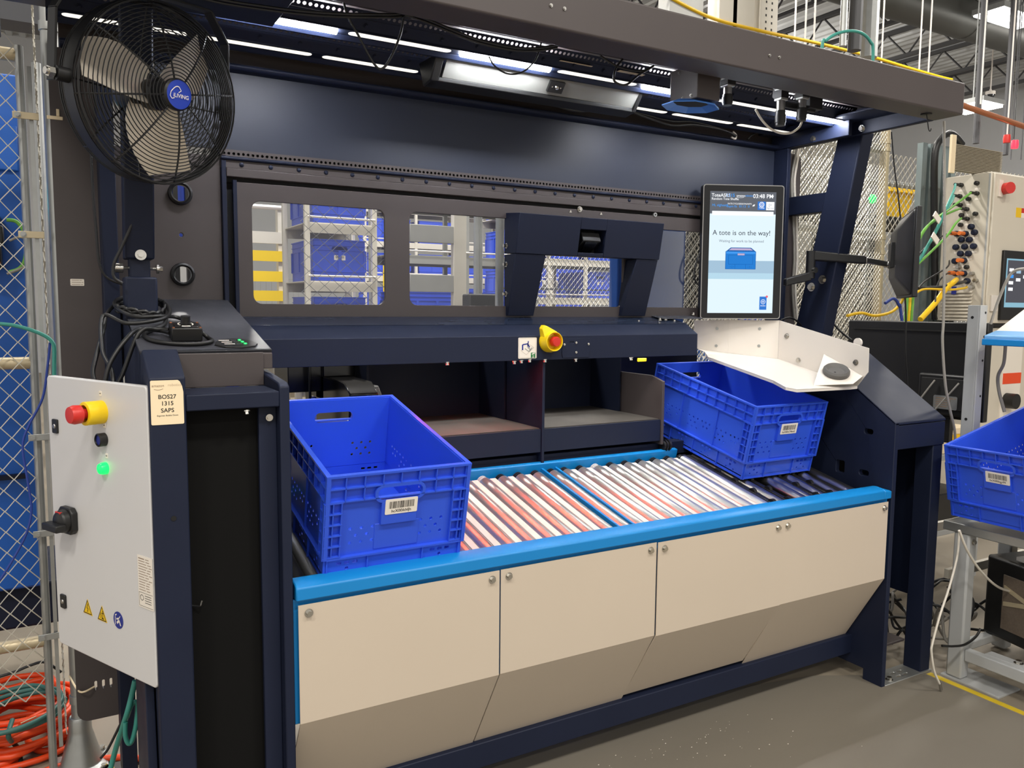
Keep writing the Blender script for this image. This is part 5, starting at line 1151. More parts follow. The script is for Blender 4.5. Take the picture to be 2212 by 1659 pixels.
p = atY(1882, 430, 3.8); gl = MB().lathe([(.032, 0), (.032, .02), (0, .04)], basis(p, (1, 0, 0), (0, 0, 1)), 16).build('status_beacon', M['green_led'], None); gl['label'] = 'green status beacon glowing behind the right chain link fence'; gl['category'] = 'beacon'; bpole = MB().cyl((p.x, 3.812, 0), (p.x, 3.812, p.z+.04), .012, 8).build('beacon_pole', M['galv'], None); bpole['label'] = 'thin pole carrying the green beacon behind the right fence'; bpole['category'] = 'pole'
p = atY(1800, 500, 4.3); M['dark_machine'] = mat('dark_machinery', (46, 46, 48), .5, .3, var=.5, vscale=3)
dm = thing('storage_machine', 'dark grey machine standing behind the right chain link fence', 'machine', (4.6, 4.6, 0))
MB().box(4.05, 5.5, 4.5, 5.2, 0, 2.35).build('body', M['dark_machine'], dm, bev=.01)
for i, (x0, x1, z0_, z1_, m_) in enumerate(((4.15, 4.4, 1.7, 2.25, 'black'), (4.55, 4.85, 1.2, 1.6, 'tote_far'), (4.2, 4.5, 1.3, 1.6, 'frame_grey'), (4.95, 5.3, 1.75, 2.2, 'frame_grey'), (4.6, 5.3, .7, 1.1, 'black'), (4.1, 4.5, .5, 1.2, 'blue_panel'))): MB().box(x0, x1, 4.46, 4.50, z0_, z1_).build('cover_panel', M[m_], dm, bev=.004)
f2 = thing('chain_link_fence', 'far chain link fence behind the beige control box and yellow bin', 'fence', (7, 5.0, 0))
f2z = atY(1945, 333, 5.0).z; chain_link(MB(), (5.9, 5.0, 0), (10.5, 5.0, 0), .3, f2z, .075, .085, .004).build('wire_mesh', M['wire'], f2, smooth=0)
MB().tube([(5.9, 5.03, f2z-.28), (10.5, 5.03, f2z-.28)], .03, 10).build('cross_rail', M['galv'], f2)
yb = thing('yellow_bin', 'bright yellow plastic bin behind the far chain link fence', 'bin', (7, 5.4, 2))
a, b = atY(1912, 468, 5.4), atY(1970, 410, 5.4)
MB().hull([(a.x+.04, 5.4, a.z), (b.x-.06, 5.4, a.z), (b.x-.06, 5.46, a.z), (a.x+.04, 5.46, a.z)], [(a.x, 5.35, b.z), (b.x, 5.35, b.z), (b.x, 5.47, b.z), (a.x, 5.47, b.z)]).build('body', M['bin_yellow'], yb, bev=.01)
MB().box(a.x-.02, b.x+.02, 5.33, 5.49, b.z-.06, b.z).build('rim', M['bin_yellow'], yb, bev=.01)
ts = MB().box(a.x-.3, b.x+2.5, 5.3, 5.9, a.z-.08, a.z-.01).box(a.x-.3, a.x-.2, 5.3, 5.9, 0, a.z-.08).box(b.x+2.4, b.x+2.5, 5.3, 5.9, 0, a.z-.08).build('bin_shelf', M['black_matte'], None); ts['label'] = 'dark shelf carrying the yellow bin behind the far fence'; ts['category'] = 'shelf'
# galvanised wireway panels
gpn = thing('galvanised_wireway', 'tall folded galvanised sheet wireway beside the control box', 'wireway', (4.7, 3.4, 0))
x0, x1 = atY(1984, 500, 3.3).x, atY(2062, 500, 3.3).x; zt_ = atY(2010, 310, 3.3).z
prof = []; n = 5
for i in range(n): xa = x0+(x1-x0)*i/n; xb = x0+(x1-x0)*(i+1)/n; prof += [(xa, 3.30), (xb-.03, 3.30), (xb-.025, 3.325), (xb-.005, 3.325)]
MB().prism(prof+[(x1, 3.34), (x0, 3.34)], 'z', 0.6, zt_).build('folded_sheet', M['galv_blue'], gpn)
kn = MB()
for i in range(5):
    for z in (2.3, 1.95, 1.72, 1.5): kn.plate(rrect(-.012, .012, -.012, .012, .002), [rrect(-.008, .008, -.008, .008, .001)], .001, basis((x0+.03+(x1-x0)*i/5, 3.299, z), (1, 0, 0), (0, 0, 1)))
kn.build('knockouts', M['galv'], gpn)
MB().box(x0+.32, x0+.38, 3.26, 3.3, .6, zt_-.4).build('dark_gap', M['black'], gpn)
MB().tube(smooth_path([atY(x, y, 3.24) for x, y in ((2020, 690), (2019, 560), (2018, 420), (2020, 330), (2033, 300), (2050, 288), (2065, 296), (2078, 312))], 6), .022, 10).build('conduit', M['black'], gpn, smooth=60)
# control box with connectors
kb_ = thing('connector_box', 'beige control box with rows of cable connectors on its left side', 'control box', (5.3, 3.1, 1.4))
KX = atY(2143, 370, 2.9).x; KZ1 = atY(2143, 370, 2.9).z
KL = 3.20
MB().box(KX, KX+.75, 2.9, KL, 1.44, KZ1).build('housing', M['beige_box'], kb_, bev=.006)
MB().box(KX+.012, KX+.75, 2.886, 2.9, 1.43, KZ1-.01).build('door', M['beige_box'], kb_, bev=.004)
MB().box(KX-.002, KX+.004, 2.905, 2.915, 1.44, KZ1-.01).build('door_gasket', M['frame_grey'], kb_)
MB().box(KX-.04, KX+.75, 2.93, KL, .55, 1.40).build('lower_housing', M['beige_box'], kb_, bev=.006)
MB().box(KX-.05, KX+.8, 2.92, KL+.02, 1.405, 1.43).build('shelf', M['black'], kb_, bev=.002)
def kx(px, py): return atX(px, py, KX)
conn = {'black': ((2078, 400, 1), (2112, 396, 0), (2075, 424, 1), (2112, 418, 1), (2094, 430, 0), (2076, 443, 1), (2090, 452, 1), (2079, 465, 0), (2109, 462, 0), (2091, 473, 1), (2077, 486, 0), (2090, 577, 0)),
        'navy': ((2100, 490, 0), (2107, 502, 0), (2069, 505, 2), (2087, 505, 2), (2079, 518, 0), (2096, 518, 0), (2067, 534, 0), (2086, 533, 0), (2105, 532, 0), (2077, 548, 0), (2094, 548, 0), (2065, 564, 0), (2084, 563, 2), (2066, 590, 2), (2084, 591, 2), (2091, 607, 0))}
for kd, lst in conn.items():
    for (px, py, st_) in lst:
        P = kx(px, py)
        r = .013 if kd == 'black' else .018
        c_ = MB().lathe([(r, 0), (r, .022), (r*.7, .026), (0, .026)], basis(P, (0, -1, 0), (0, 0, 1)), 14).build('connector', M[kd], kb_)
        if st_: MB().cyl(P-V((.026, 0, 0)), P-V((.075, .0, 0)), r*.72, 10).build('plug', M['black' if st_ == 1 else 'orange_plug'], c_)
        MB().box(P.x-.001, P.x, P.y-.016, P.y+.016, P.z-.040, P.z-.028).build('tag', M['paper'], c_)
for (px, py) in ((2073, 577), (2102, 591), (2110, 606), (2102, 620)): P = kx(px, py); MB().cyl(P, P-V((.03, 0, 0)), .012, 12).build('gland', M['steel'], kb_)
vn = MB()
for i in range(9): z = 1.635-i*.022; vn.hull([(KX, 2.97, z), (KX, 3.17, z), (KX-.014, 3.17, z-.012), (KX-.014, 2.97, z-.012)], [(KX, 2.97, z-.004), (KX, 3.17, z-.004), (KX-.014, 3.17, z-.016), (KX-.014, 2.97, z-.016)])
vn.build('louvre_vent', M['beige_box'], kb_)
MB().box(KX-.018, KX-.012, 3.07, 3.10, 1.61, 1.66).build('vent_badge', M['sign_blue'], kb_)
P = atY(2165, 408, 2.886); MB().box(P.x-.05, P.x-.01, 2.875, 2.886, P.z-.05, P.z+.05).build('switch_plate', M['paper'], kb_)
MB().cyl((P.x+.01, 2.886, P.z), (P.x-.01, 2.83, P.z), .035, 14).build('rotary_knob', M['red'], kb_)
a, b = atY(2158, 668, 2.88), atY(2162, 540, 2.88)
MB().box(a.x, a.x+.5, 2.868, 2.886, 1.45, b.z).build('hmi_frame', M['black'], kb_, bev=.004)
h_ = MB(); h_.use(M['scr_cyan']).box(a.x+.03, a.x+.46, 2.866, 2.868, 1.53, b.z-.05); h_.use(M['scr_hmi']).box(a.x+.04, a.x+.45, 2.8655, 2.866, 1.56, b.z-.06)
for i, (u, v, c) in enumerate(((.06, .02, 'scr_white'), (.06, .06, 'scr_blue'), (.06, .10, 'scr_white'), (.06, .14, 'scr_white'), (.14, .03, 'scr_band'), (.14, .08, 'scr_white'), (.22, .06, 'scr_white'))): h_.use(M[c]).box(a.x+u, a.x+u+.05, 2.865, 2.8655, b.z-.09-v-.02, b.z-.09-v)
h_.build('hmi_screen', None, kb_)
P = atY(2144, 655, 2.88); MB().box(P.x-.02, P.x+.05, 2.874, 2.886, P.z-.05, P.z+.05).build('key_lock', M['white'], kb_, bev=.002)
P = atY(2206, 460, 2.886); sg = MB(); sg.use(M['sign_yellow']).box(P.x-.06, P.x, 2.885, 2.8862, P.z-.03, P.z+.03).use(M['red']).box(P.x, P.x+.2, 2.885, 2.8862, P.z, P.z+.03).use(M['paper']).box(P.x, P.x+.2, 2.885, 2.8862, P.z-.03, P.z); sg.build('warning_strip', None, kb_)
rl2 = MB()
a = atY(2184, 835, 2.93)
rl2.use(M['paper']).box(a.x-.12, a.x+.1, 2.926, 2.93, a.z-.36, a.z+.35).use(M['orange']).box(a.x-.11, a.x+.1, 2.924, 2.926, a.z+.02, a.z+.09); rl2.build('notice', None, kb_)
P = atY(2172, 865, 2.93); MB().cyl((P.x, 2.93, P.z), (P.x, 2.86, P.z), .05, 16).build('isolator', M['black'], kb_)
hs = thing('heat_sink_box', 'beige ribbed heat sink box on top of the connector box', 'heat sink', (5.2, 3.1, 2.4))
a, b = atY(2063, 383, 3.0), atY(2164, 332, 3.0)
xa, xb, za, zb2 = atY(2062, 350, 3.0).x, atY(2165, 350, 3.0).x, KZ1+.001, atY(2062, 310, 3.0).z
pf = [(3.014, za), (3.014, zb2)]
for i in range(18): z = zb2-(zb2-za)*(i+.1)/18; pf += [(3.0, z), (3.0, z-(zb2-za)/36), (3.012, z-(zb2-za)/36), (3.012, z-(zb2-za)/18*.98)]
MB().prism(pf, 'x', xa, xb).build('ribbed_face', M['heatsink'], hs, smooth=0)
MB().box(xa, xb, 3.013, 3.028, za, zb2).build('body', M['heatsink'], hs)
MB().box(xa-.045, xa, 2.995, 3.01, za-.02, zb2+.05).build('mount_plate', M['paper_warm'], hs, bev=.002)
# connector cables
def kcab(nm, px, py, mids, m, label, r=.007, Y=None):
    P = kx(px, py)-V((.07, 0, 0)); pts = [P]+[atY(x, y, Yc) for x, y, Yc in mids]; cable(nm, pts, r, M[m], label)
kcab('green_cable', 2112, 418, ((2085, 426, 2.95), (2050, 452, 2.9), (2010, 482, 2.85), (1985, 520, 2.85), (1976, 565, 2.85)), 'green_cable', 'green cable from the highest green plug of the connector box')
kcab('green_cable', 2090, 452, ((2062, 455, 2.95), (2030, 470, 2.9), (2000, 492, 2.85), (1982, 525, 2.85), (1974, 570, 2.85)), 'green_cable', 'green cable from the second green plug of the connector box')
kcab('green_cable', 2091, 473, ((2065, 482, 2.95), (2045, 510, 2.9), (2010, 545, 2.85), (1975, 578, 2.85)), 'green_cable', 'green cable from the third green plug of the connector box')
kcab('teal_cable', 2078, 400, ((2062, 408, 2.95), (2050, 436, 2.9), (2025, 490, 2.85), (1998, 540, 2.85), (1974, 580, 2.85)), 'teal', 'teal cable from the topmost plug of the connector box')
kcab('teal_cable', 2075, 424, ((2058, 432, 2.95), (2046, 452, 2.9), (2020, 505, 2.85), (1995, 548, 2.85), (1974, 584, 2.85)), 'teal', 'teal cable from the second plug of the connector box')
kcab('black_cable', 2069, 505, ((2040, 508, 2.9), (2010, 525, 2.88), (1985, 550, 2.85), (1974, 566, 2.85)), 'black', 'black cable from the upper orange plug of the connector box', .005)
kcab('black_cable', 2065, 564, ((2045, 578, 2.9), (2000, 606, 2.88), (1984, 622, 2.85)), 'black', 'black cable from the middle orange plug of the connector box', .005)
kcab('black_cable', 2066, 590, ((2040, 595, 2.9), (2025, 615, 2.88), (2020, 660, 2.85), (2024, 690, 2.85)), 'black', 'black cable from the lower orange plugs of the connector box', .005)
kcab('yellow_cable', 2080, 605, ((2062, 608, 2.9), (2045, 622, 2.88), (2020, 655, 2.86), (1988, 690, 2.84)), 'yellow_cable', 'thick yellow cable curving down left of the vent louvres', .016)
kcab('yellow_cable', 2102, 620, ((2085, 622, 2.9), (2050, 626, 2.88), (2000, 624, 2.86), (1978, 633, 2.84)), 'yellow_cable', 'thin yellow cable running level above the vent louvres', .007)
kcab('black_cable', 2100, 608, ((2070, 612, 2.9), (2030, 620, 2.88), (1980, 622, 2.86)), 'black', 'black cable running level behind the thin yellow one', .010)
for i, (px, m_, lb) in enumerate(((1960, 'green_cable', 'green'), (1966, 'yellow_cable', 'yellow'), (1972, 'green_cable', 'rightmost green'))): cable(m_, [atY(px, 640, 2.9), atY(px-2, 670, 2.9), atY(px-4, 694, 2.9), atY(px-4, 700, 2.9)-V((0, 0, .9)), V((atY(px-4, 700, 2.9).x, 2.9, .735))], .009, M[m_], lb+' cable end standing just above the black television')
for (px, py) in ((2024, 470), (2020, 515)): P = atY(px, py, 2.8); o = MB().box(-.034, .034, -.003, .003, -.018, .018, basis(P, (.8, 0, -.6), (0, 1, 0))).build('cable_tag', M['paper'], None); o['label'] = ('upper' if py < 500 else 'lower')+' white tag on the green cables of the connector box'; o['category'] = 'tag'
cable('yellow_cable', [atY(x, y, 3.44) for x, y in ((1830, 682), (1860, 676), (1890, 682), (1925, 674), (1945, 656), (1952, 640))], .010, M['yellow_cable'], 'yellow cable drooping behind the right fence post')
cable('blue_cable', [atY(x, y, 3.3) for x, y in ((1912, 655), (1930, 645), (1942, 660), (1948, 690))]+[V((4.9, 3.2, .6)), V((4.9, 3.2, .02))], .010, M['blue_cable'], 'blue cable bundle low beside the right fence post')
for k, (dx, m_) in enumerate(((0, 'grey_cable'), (6, 'white_cable'))):
    cable('column_cable', [atY(x+dx, y, 2.69) for x, y in ((1722, 318), (1714, 360), (1710, 400), (1714, 480), (1716, 560), (1712, 620), (1716, 690))], .006, M[m_], ('grey', 'pale')[k]+' cable running down the face of the right rear column')
# grey cords hanging at the right
cable('grey_cable', [atY(x, y, 1.99) for x, y in ((2039, 262), (2040, 400), (2040, 560), (2038, 690), (2036, 740), (2042, 830), (2052, 885), (2062, 930), (2063, 975))], .0055, M['grey_cable'], 'long grey cord hanging from the canopy past the television')
cable('dark_cable', [atY(x, y, 2.30) for x, y in ((1926, 285), (1932, 360), (1940, 420), (1945, 470))], .003, M['black'], 'thin dark cord hanging from the canopy end before the yellow bin')
cable('white_cable', [atY(x, y, 1.80) for x, y in ((2072, 1146), (2068, 1200), (2050, 1270), (2030, 1330), (2014, 1390), (2012, 1410), (2018, 1450), (2030, 1478))], .0045, M['white_cable'], 'white cord hanging beside the table leg to the floor')
MB().cyl(atY(2030, 1476, 1.8), atY(2033, 1490, 1.8), .006, 10).build('cable_tip', M['steel'], None, label='metal tip on the white cord beside the table leg', category='plug')
cable('white_cable', [atY(x, y, 1.76) for x, y in ((2072, 1146), (2090, 1190), (2120, 1235), (2160, 1270), (2215, 1284))], .005, M['white_cable'], 'white cord drooping from the table edge across the computer tower')
cable('grey_cable', [atX(x, y, 3.42) for x, y in ((2215, 580), (2185, 590), (2160, 640), (2140, 700))], .006, M['grey_cable'], 'grey cord rising behind the blue fronted tray')
cable('grey_cable', [atX(x, y, 3.5) for x, y in ((2172, 745), (2168, 785), (2156, 812), (2158, 845), (2170, 890))], .007, M['grey_cable'], 'grey cord hanging below the blue fronted tray')
rnd = random.Random(9)
for k in range(9):
    pts = []; cx, cy = rnd.uniform(3.2, 3.6), rnd.uniform(1.95, 2.3)
    for j in range(9): t = j*.9; rr = rnd.uniform(.06, .16); pts.append(V((cx+rr*math.cos(t), cy+rr*math.sin(t)*.7, .012+rnd.uniform(0, .14)+.02*k)))
    cable('floor_cable', pts, .006, M['black' if k % 3 else 'grey_cable'], 'tangled cable on the floor behind the grey table leg', group='tangled cables behind the table leg')
cable('black_cable', [atY(x, y, 1.80) for x, y in ((2035, 1395), (2060, 1396), (2085, 1392), (2108, 1375), (2118, 1358))], .005, M['black'], 'black cable slung around the front of the table leg')
su = thing('storage_shelf', 'low light grey shelf unit behind the work table, under the television', 'shelf', (4.0, 2.75, 0))
for z in (.28, .70): MB().box(3.5, 4.55, 2.56, 2.92, z, z+.03).build('shelf_board', M['frame_grey'], su, bev=.003)
for x in (3.5, 4.53):
    for y in (2.56, 2.89): MB().box(x-.02, x, y, y+.03, 0, .73).build('leg', M['frame_grey'], su)
MB().box(3.6, 4.5, 2.6, 2.9, .312, .5).build('black_crate', M['black'], None, bev=.01, label='black crate on the lower level of the low grey shelf unit', category='crate')
z = .731
for m_, h_, lb in (('paper_warm', .07, 'pale stack of boards on the low grey shelf unit'), ('bin_yellow', .03, 'yellow folder between the pale stacks on the low shelf unit'), ('paper_warm', .035, 'pale sheet topmost on the low shelf unit')):
    MB().box(3.55, 4.45, 2.58, 2.88, z, z+h_-.001).build('board_stack', M[m_], None, bev=.002, label=lb, category='board'); z += h_
# ================================================================ STORAGE RACKS BEHIND THE GLAZED DOOR
def far_tote(name='storage_tote'):
    t = thing(name, 'x', 'tote', M=Mx.Identity(4))
    W, L, H = .2, .3, .30
    b = MB()
    for (o, X, half) in (((0, -L+.01, 0), (1, 0, 0), W-.01), ((0, L-.01, 0), (-1, 0, 0), W-.01), ((-W+.01, 0, 0), (0, -1, 0), L-.01), ((W-.01, 0, 0), (0, 1, 0), L-.01)):
        F = basis(o, X, (0, 0, 1)); hs = [rrect(-.06, .06, .215, .25, .016, 4)] if half < .25 else []
        b.plate([(-half, 0), (half, 0), (half, H-.004), (-half, H-.004)], hs, .004, F)
        n = 2 if half < .25 else 3
        for i in range(n+1):
            x = -half+2*half*i/n; b.box(x-.012, x+.012, .07, .22, .003, .010, F)
        b.box(-half, half, .066, .072, .003, .010, F)
    b.box(-W+.01, W-.01, -L+.01, L-.01, .0, .006); b.build('shell', M['tote_far'], t, smooth=0)
    r = MB()
    for z, h_ in ((H-.008, .008), (.255, .004), (.22, .004)): r.plate([(-W, -L), (W, -L), (W, L), (-W, L)], [[(-W+.012, -L+.012), (W-.012, -L+.012), (W-.012, L-.012), (-W+.012, L-.012)]], h_, Mx.Translation((0, 0, z)))
    r.build('rim', M['tote_far'], t, smooth=0)
    lb = MB(); barcode(lb, .085, .035, basis((0, -L+.006, .17), (1, 0, 0), (0, 0, 1)), None, 4); lb.build('barcode_label', None, t, smooth=0)
    return t
proto = far_tote(); used = [False]
def place(Mw, label, group):
    if not used[0]:
        used[0] = True; proto.matrix_world = Mw; WM[proto.name] = Mw.copy(); proto['label'] = label; proto['group'] = group; return proto
    return dup(proto, Mw, label, group)
ROW = ['lowest', 'second', 'third', 'fourth', 'fifth', 'sixth']
def rack(label, gname, x0, y0, nb_, pitch, levels, depth=.46, mats='rack', tote_along=True, skip=(), over=.55):
    """bays along X, shelves at the given heights, totes with their long side (or end) to the front"""
    R = thing('storage_rack', label, 'rack', (x0+nb_*pitch/2, y0+depth/2, 0))
    zt_ = levels[-1]+over
    for i in range(nb_+1):
        x = x0+i*pitch
        for y in (y0, y0+depth): MB().box(x-.018, x+.018, y-.018, y+.018, 0, zt_).build('upright', M[mats], R)
    for z in levels:
        for y in (y0, y0+depth): MB().box(x0, x0+nb_*pitch, y-.012, y+.012, z-.075, z-.008).build('beam', M[mats], R)
        MB().box(x0, x0+nb_*pitch, y0, y0+depth, z-.008, z).build('shelf', M[mats], R)
        MB().tube([(x0, y0-.03, z+.035), (x0+nb_*pitch, y0-.03, z+.035)], .008, 6).build('guard_rail', M['white'], R)
    for li, z in enumerate(levels):
        for i in range(nb_):
            if (i, li) in skip: continue
            xc = x0+(i+.5)*pitch
            if tote_along: Mw = Mx.Translation((xc, y0+depth/2, z+.002)) @ Mx.Rotation(-PI/2, 4, 'Z')
            else: Mw = Mx.Translation((xc, y0+depth/2+.02, z+.002))
            place(Mw, ROW[li]+' level blue tote, bay %s from the left, %s' % (('one', 'two', 'three', 'four', 'five', 'six', 'seven', 'eight')[i], gname), 'stored totes, '+gname)
    return R
rack('cream storage rack seen through the left window pane', 'rack behind the left pane', 1.60, 5.75, 1, .50, (.85, 1.265, 1.68, 2.095, 2.51), depth=.62, over=.45, tote_along=False)
rack('galvanised rack seen through the second window pane', 'rack behind the second pane', 2.55, 6.6, 2, .74, (.85, 1.33, 1.95, 2.43), mats='rack_grey', skip=((0, 2), (1, 2), (0, 3)))
rack('tall cream rack of totes filling the view through the fence', 'rack behind the far fence', 4.3, 7.6, 6, .50, (.75, 1.18, 1.61, 2.04, 2.47), depth=.66, tote_along=False, skip=((1, 2), (4, 1)))
rack('far cream rack of totes seen past the second window pane', 'distant rack', 3.6, 10.2, 5, .72, (1.0, 1.45, 1.9, 2.35, 2.8), skip=((2, 3), (0, 4)))
rack('low rack of totes seen under the shelf beam', 'rack under the shelf beam', 1.22, 4.15, 1, .70, (.30, .68, 1.06), over=.30)
# left of the window: yellow guard barrier, white mesh fence
gb = thing('guard_barrier', 'white barrier with three yellow boards at the left of the glazed door', 'barrier', (1.3, 7.2, 0))
ya, yb_ = atY(546, 560, 7.2).x, atY(604, 560, 7.2).x
for x in (ya-.04, yb_+.03): MB().box(x-.04, x+.04, 7.2, 7.28, 0, 2.35).build('post', M['rack'], gb)
for py in (553, 597, 639): z = atY(575, py, 7.2).z; MB().box(ya-.1, yb_+.05, 7.18, 7.2, z-.045, z+.045).build('yellow_board', M['yellow'], gb)
z = atY(575, 513, 7.2).z; MB().box(ya-.1, yb_+.05, 7.19, 7.22, z-.05, z+.05).build('beam', M['rack'], gb)
MB().tube([(ya-.1, 7.2, z+.26), (yb_+.05, 7.2, z+.26)], .02, 8).build('rail', M['white'], gb)
mb = MB()
for i in range(22): x = ya-.4+i*.05; mb.box(x-.002, x+.002, 7.6, 7.604, 0, 1.75)
for i in range(9): z = .3+i*.18; mb.box(ya-.4, yb_+.4, 7.602, 7.606, z-.002, z+.002)
o = mb.build('mesh_fence', M['rack_grey'], None, smooth=0); o['label'] = 'fine wire mesh fence behind the yellow barrier boards'; o['category'] = 'fence'
P = MB().box(.2, 1.9, 9.4, 9.5, 0, 2.3).build('pale_partition', M['rack_grey'], None); P['label'] = 'pale partition far behind the yellow barrier boards'; P['category'] = 'partition'
P = MB().box(1.62, 1.74, 9.0, 9.12, 0, 4).build('blue_column', M['tote_far'], None); P['label'] = 'blue building column far behind the yellow barrier'; P['category'] = 'column'
P = MB().box(3.52, 3.66, 9.2, 9.34, 0, 2.05).build('yellow_bollard', M['yellow'], None, bev=.01); P['label'] = 'tall yellow protective post between the racks behind the second pane'; P['category'] = 'post'
up = thing('support_upright', 'beige steel upright with a level arm, seen behind the second window pane', 'upright', (2.4, 5.2, 0))
ux = atY(994, 560, 5.2).x
MB().box(ux-.05, ux+.05, 5.2, 5.25, 0, 3.0).build('post', M['rack'], up, bev=.003)
for py in (505, 612): z = atY(930, py, 5.2).z; MB().box(atY(886, 560, 5.2).x, ux-.05, 5.2, 5.24, z-.06, z+.06).build('arm', M['rack_grey'], up, bev=.003)
cd_ = MB(); x_ = atY(1030, 560, 4.4).x
cd_.cyl((x_, 4.4, 0), (x_, 4.4, 3.2), .02, 10).cyl((x_+.03, 4.41, 0), (x_+.03, 4.41, 3.2), .012, 8); o = cd_.build('conduit_pair', M['galv'], None); o['label'] = 'pair of vertical conduits left of the fence behind the second pane'; o['category'] = 'conduit'
P = MB().box(x_-.15, x_+.05, 4.2, 4.3, 1.0, 1.58).box(x_-.05, x_, 4.22, 4.28, 0, 1.0).build('junction_box', M['dark_machine'], None, bev=.01); P['label'] = 'grey junction box at the bottom right of the second pane'; P['category'] = 'box'
bp_ = MB().box(2.46, 2.90, 3.25, 3.32, 0, 2.3).build('blue_door_panel', M['blue_panel'], None, bev=.006); bp_['label'] = 'blue upright panel seen between the hood and the touch monitor'; bp_['category'] = 'panel'
mf = MB(); chain_link(mf, (atY(650, 560, 4.6).x, 4.6, 0), (1.85, 4.6, 0), .3, 3.0, .09, .08, .0022); o = mf.build('chain_link_fence', M['wire_dark'], None, smooth=0); o['label'] = 'thin dark chain link fence in front of the rack behind the left pane'; o['category'] = 'fence'
for (x, y, lb) in ((2.9, 9.0, 'above the rack behind the second pane'), (.9, 9.5, 'high behind the left pane')):
    t = thing('strip_light', 'white strip light '+lb, 'light', (x, y, 3.0)); MB().box(x-.08, x+.08, y-.7, y+.7, 2.98, 3.02).build('lens', M['lamp'], t); MB().box(x-.09, x+.09, y-.71, y+.71, 3.02, 3.08).build('housing', M['white'], t); MB().cyl((x, y, 3.08), (x, y, 6.95), .008, 6).build('hanger', M['galv'], t)

# ================================================================ CEILING STRUCTURE
def joist(p, q, label, h_=.55, n=14):
    p, q = V(p), V(q); t = thing('roof_joist', label, 'joist', (p+q)/2, 'open web roof joists')
    d = (q-p)/n; a = MB()
    for dz in (0, -h_): a.hull([p+V((-.05, 0, dz)), p+V((.05, 0, dz)), p+V((.05, 0, dz-.06)), p+V((-.05, 0, dz-.06))], [q+V((-.05, 0, dz)), q+V((.05, 0, dz)), q+V((.05, 0, dz-.06)), q+V((-.05, 0, dz-.06))])
    a.build('chords', M['joist'], t)
    w_ = MB()
    for i in range(n):
        u = V((0, 0, -.03)); l = V((0, 0, -h_-.03)); w_.tube([p+d*i+u, p+d*(i+.5)+l], .018, 5); w_.tube([p+d*(i+.5)+l, p+d*(i+1)+u], .018, 5)
    w_.build('web', M['joist'], t); return t
for i in range(6):
    x = 9.0+i*1.85
    joist((x, -4, 6.93), (x, 19.8, 6.93), ('first', 'second', 'third', 'fourth', 'fifth', 'sixth')[i]+' roof joist from the left above the canopy', .5, 26)
for i, y in enumerate((8.2, 14.5)):
    o = MB().box(6, 19.6, y-.07, y+.07, 6.20, 6.36).build('roof_girder', M['joist'], None); o['label'] = ('near', 'far')[i]+' dark girder crossing under the roof joists'; o['category'] = 'girder'
du = thing('ventilation_duct', 'large round grey duct under the roof at the upper right', 'duct', (13, 9, 6))
a, b = atZ(1899, 0, 6.1), atZ(2212, 82, 6.1)
MB().cyl((6, b.y, 6.1), (19.6, b.y, 6.1), .29, 28).build('tube', M['duct'], du)
for x in (8, 10.4, 12.8, 15.2, 17.6): MB().cyl((x-.03, b.y, 6.1), (x+.03, b.y, 6.1), .30, 28).build('seam_ring', M['duct'], du)
hb_ = thing('high_bay_light', 'bright high bay light glowing below the duct at upper right', 'light', (0, 0, 5.7)); P = atZ(2180, 42, 5.9); hb_.location = P; WM[hb_.name] = Mx.Translation(P)
MB().box(P.x-.55, P.x+.55, P.y-.22, P.y+.22, P.z, P.z+.02).build('lens', M['lamp'], hb_); MB().box(P.x-.57, P.x+.57, P.y-.24, P.y+.24, P.z+.02, P.z+.10).build('housing', M['galv'], hb_)
MB().cyl((P.x, P.y, P.z+.1), (P.x, P.y, 6.95), .01, 6).build('hanger', M['galv'], hb_)
P = atZ(2092, 228, 4.2)
h2_ = thing('high_bay_light', 'bright light just right of the canopy corner, beside the copper pipe', 'light', P); MB().box(P.x-.1, P.x+.35, P.y-.25, P.y+.25, P.z-.03, P.z).build('lens', M['lamp'], h2_); MB().box(P.x-.12, P.x+.37, P.y-.27, P.y+.27, P.z, P.z+.06).build('housing', M['galv'], h2_)
MB().cyl((P.x+.1, P.y, P.z+.06), (P.x+.1, P.y, 6.95), .01, 6).build('hanger', M['galv'], h2_)
def hanger(px, y0p, y1p, Y, r, m, label, grp=None, nm='hanger_rod'):
    a = atY(px, y1p, Y); o = MB().cyl((a.x, Y, a.z), (a.x, Y, 6.95), r, 10).build(nm, M[m], None); o['label'] = label; o['category'] = 'rod' if nm == 'hanger_rod' else 'pole'
    if grp: o['group'] = grp
hg = 'thin white rods hanging behind the canopy'
for px, yb in ((1715, 80), (1737, 90), (1756, 95), (1902, 130), (1983, 150), (2003, 155)): hanger(px, 0, yb+40, 6.0, .009, 'white', 'thin white rod hanging from the roof, rising from behind the canopy edge', hg)
for px, y1, m_, lb in ((2118, 225, 'white', 'thin white rod ending at the copper pipe'), (2175, 302, 'white', 'thin white rod ending in a red knob')): hanger(px, 0, y1, 6.0, .009, m_, lb)
hanger(2108, 0, 310, 6.2, .04, 'joist', 'dark grey conduit pole just right of the canopy corner', nm='conduit_pole')
hanger(1820, 0, 100, 5.0, .03, 'galv', 'light grey conduit left of the grey strut channel above the canopy', nm='conduit_pole')
hanger(1845, 0, 110, 5.0, .06, 'joist', 'dark grey pipe above the canopy', nm='conduit_pole')
hanger(1876, 0, 125, 5.0, .075, 'galv', 'wide galvanised strut channel above the canopy', nm='conduit_pole')
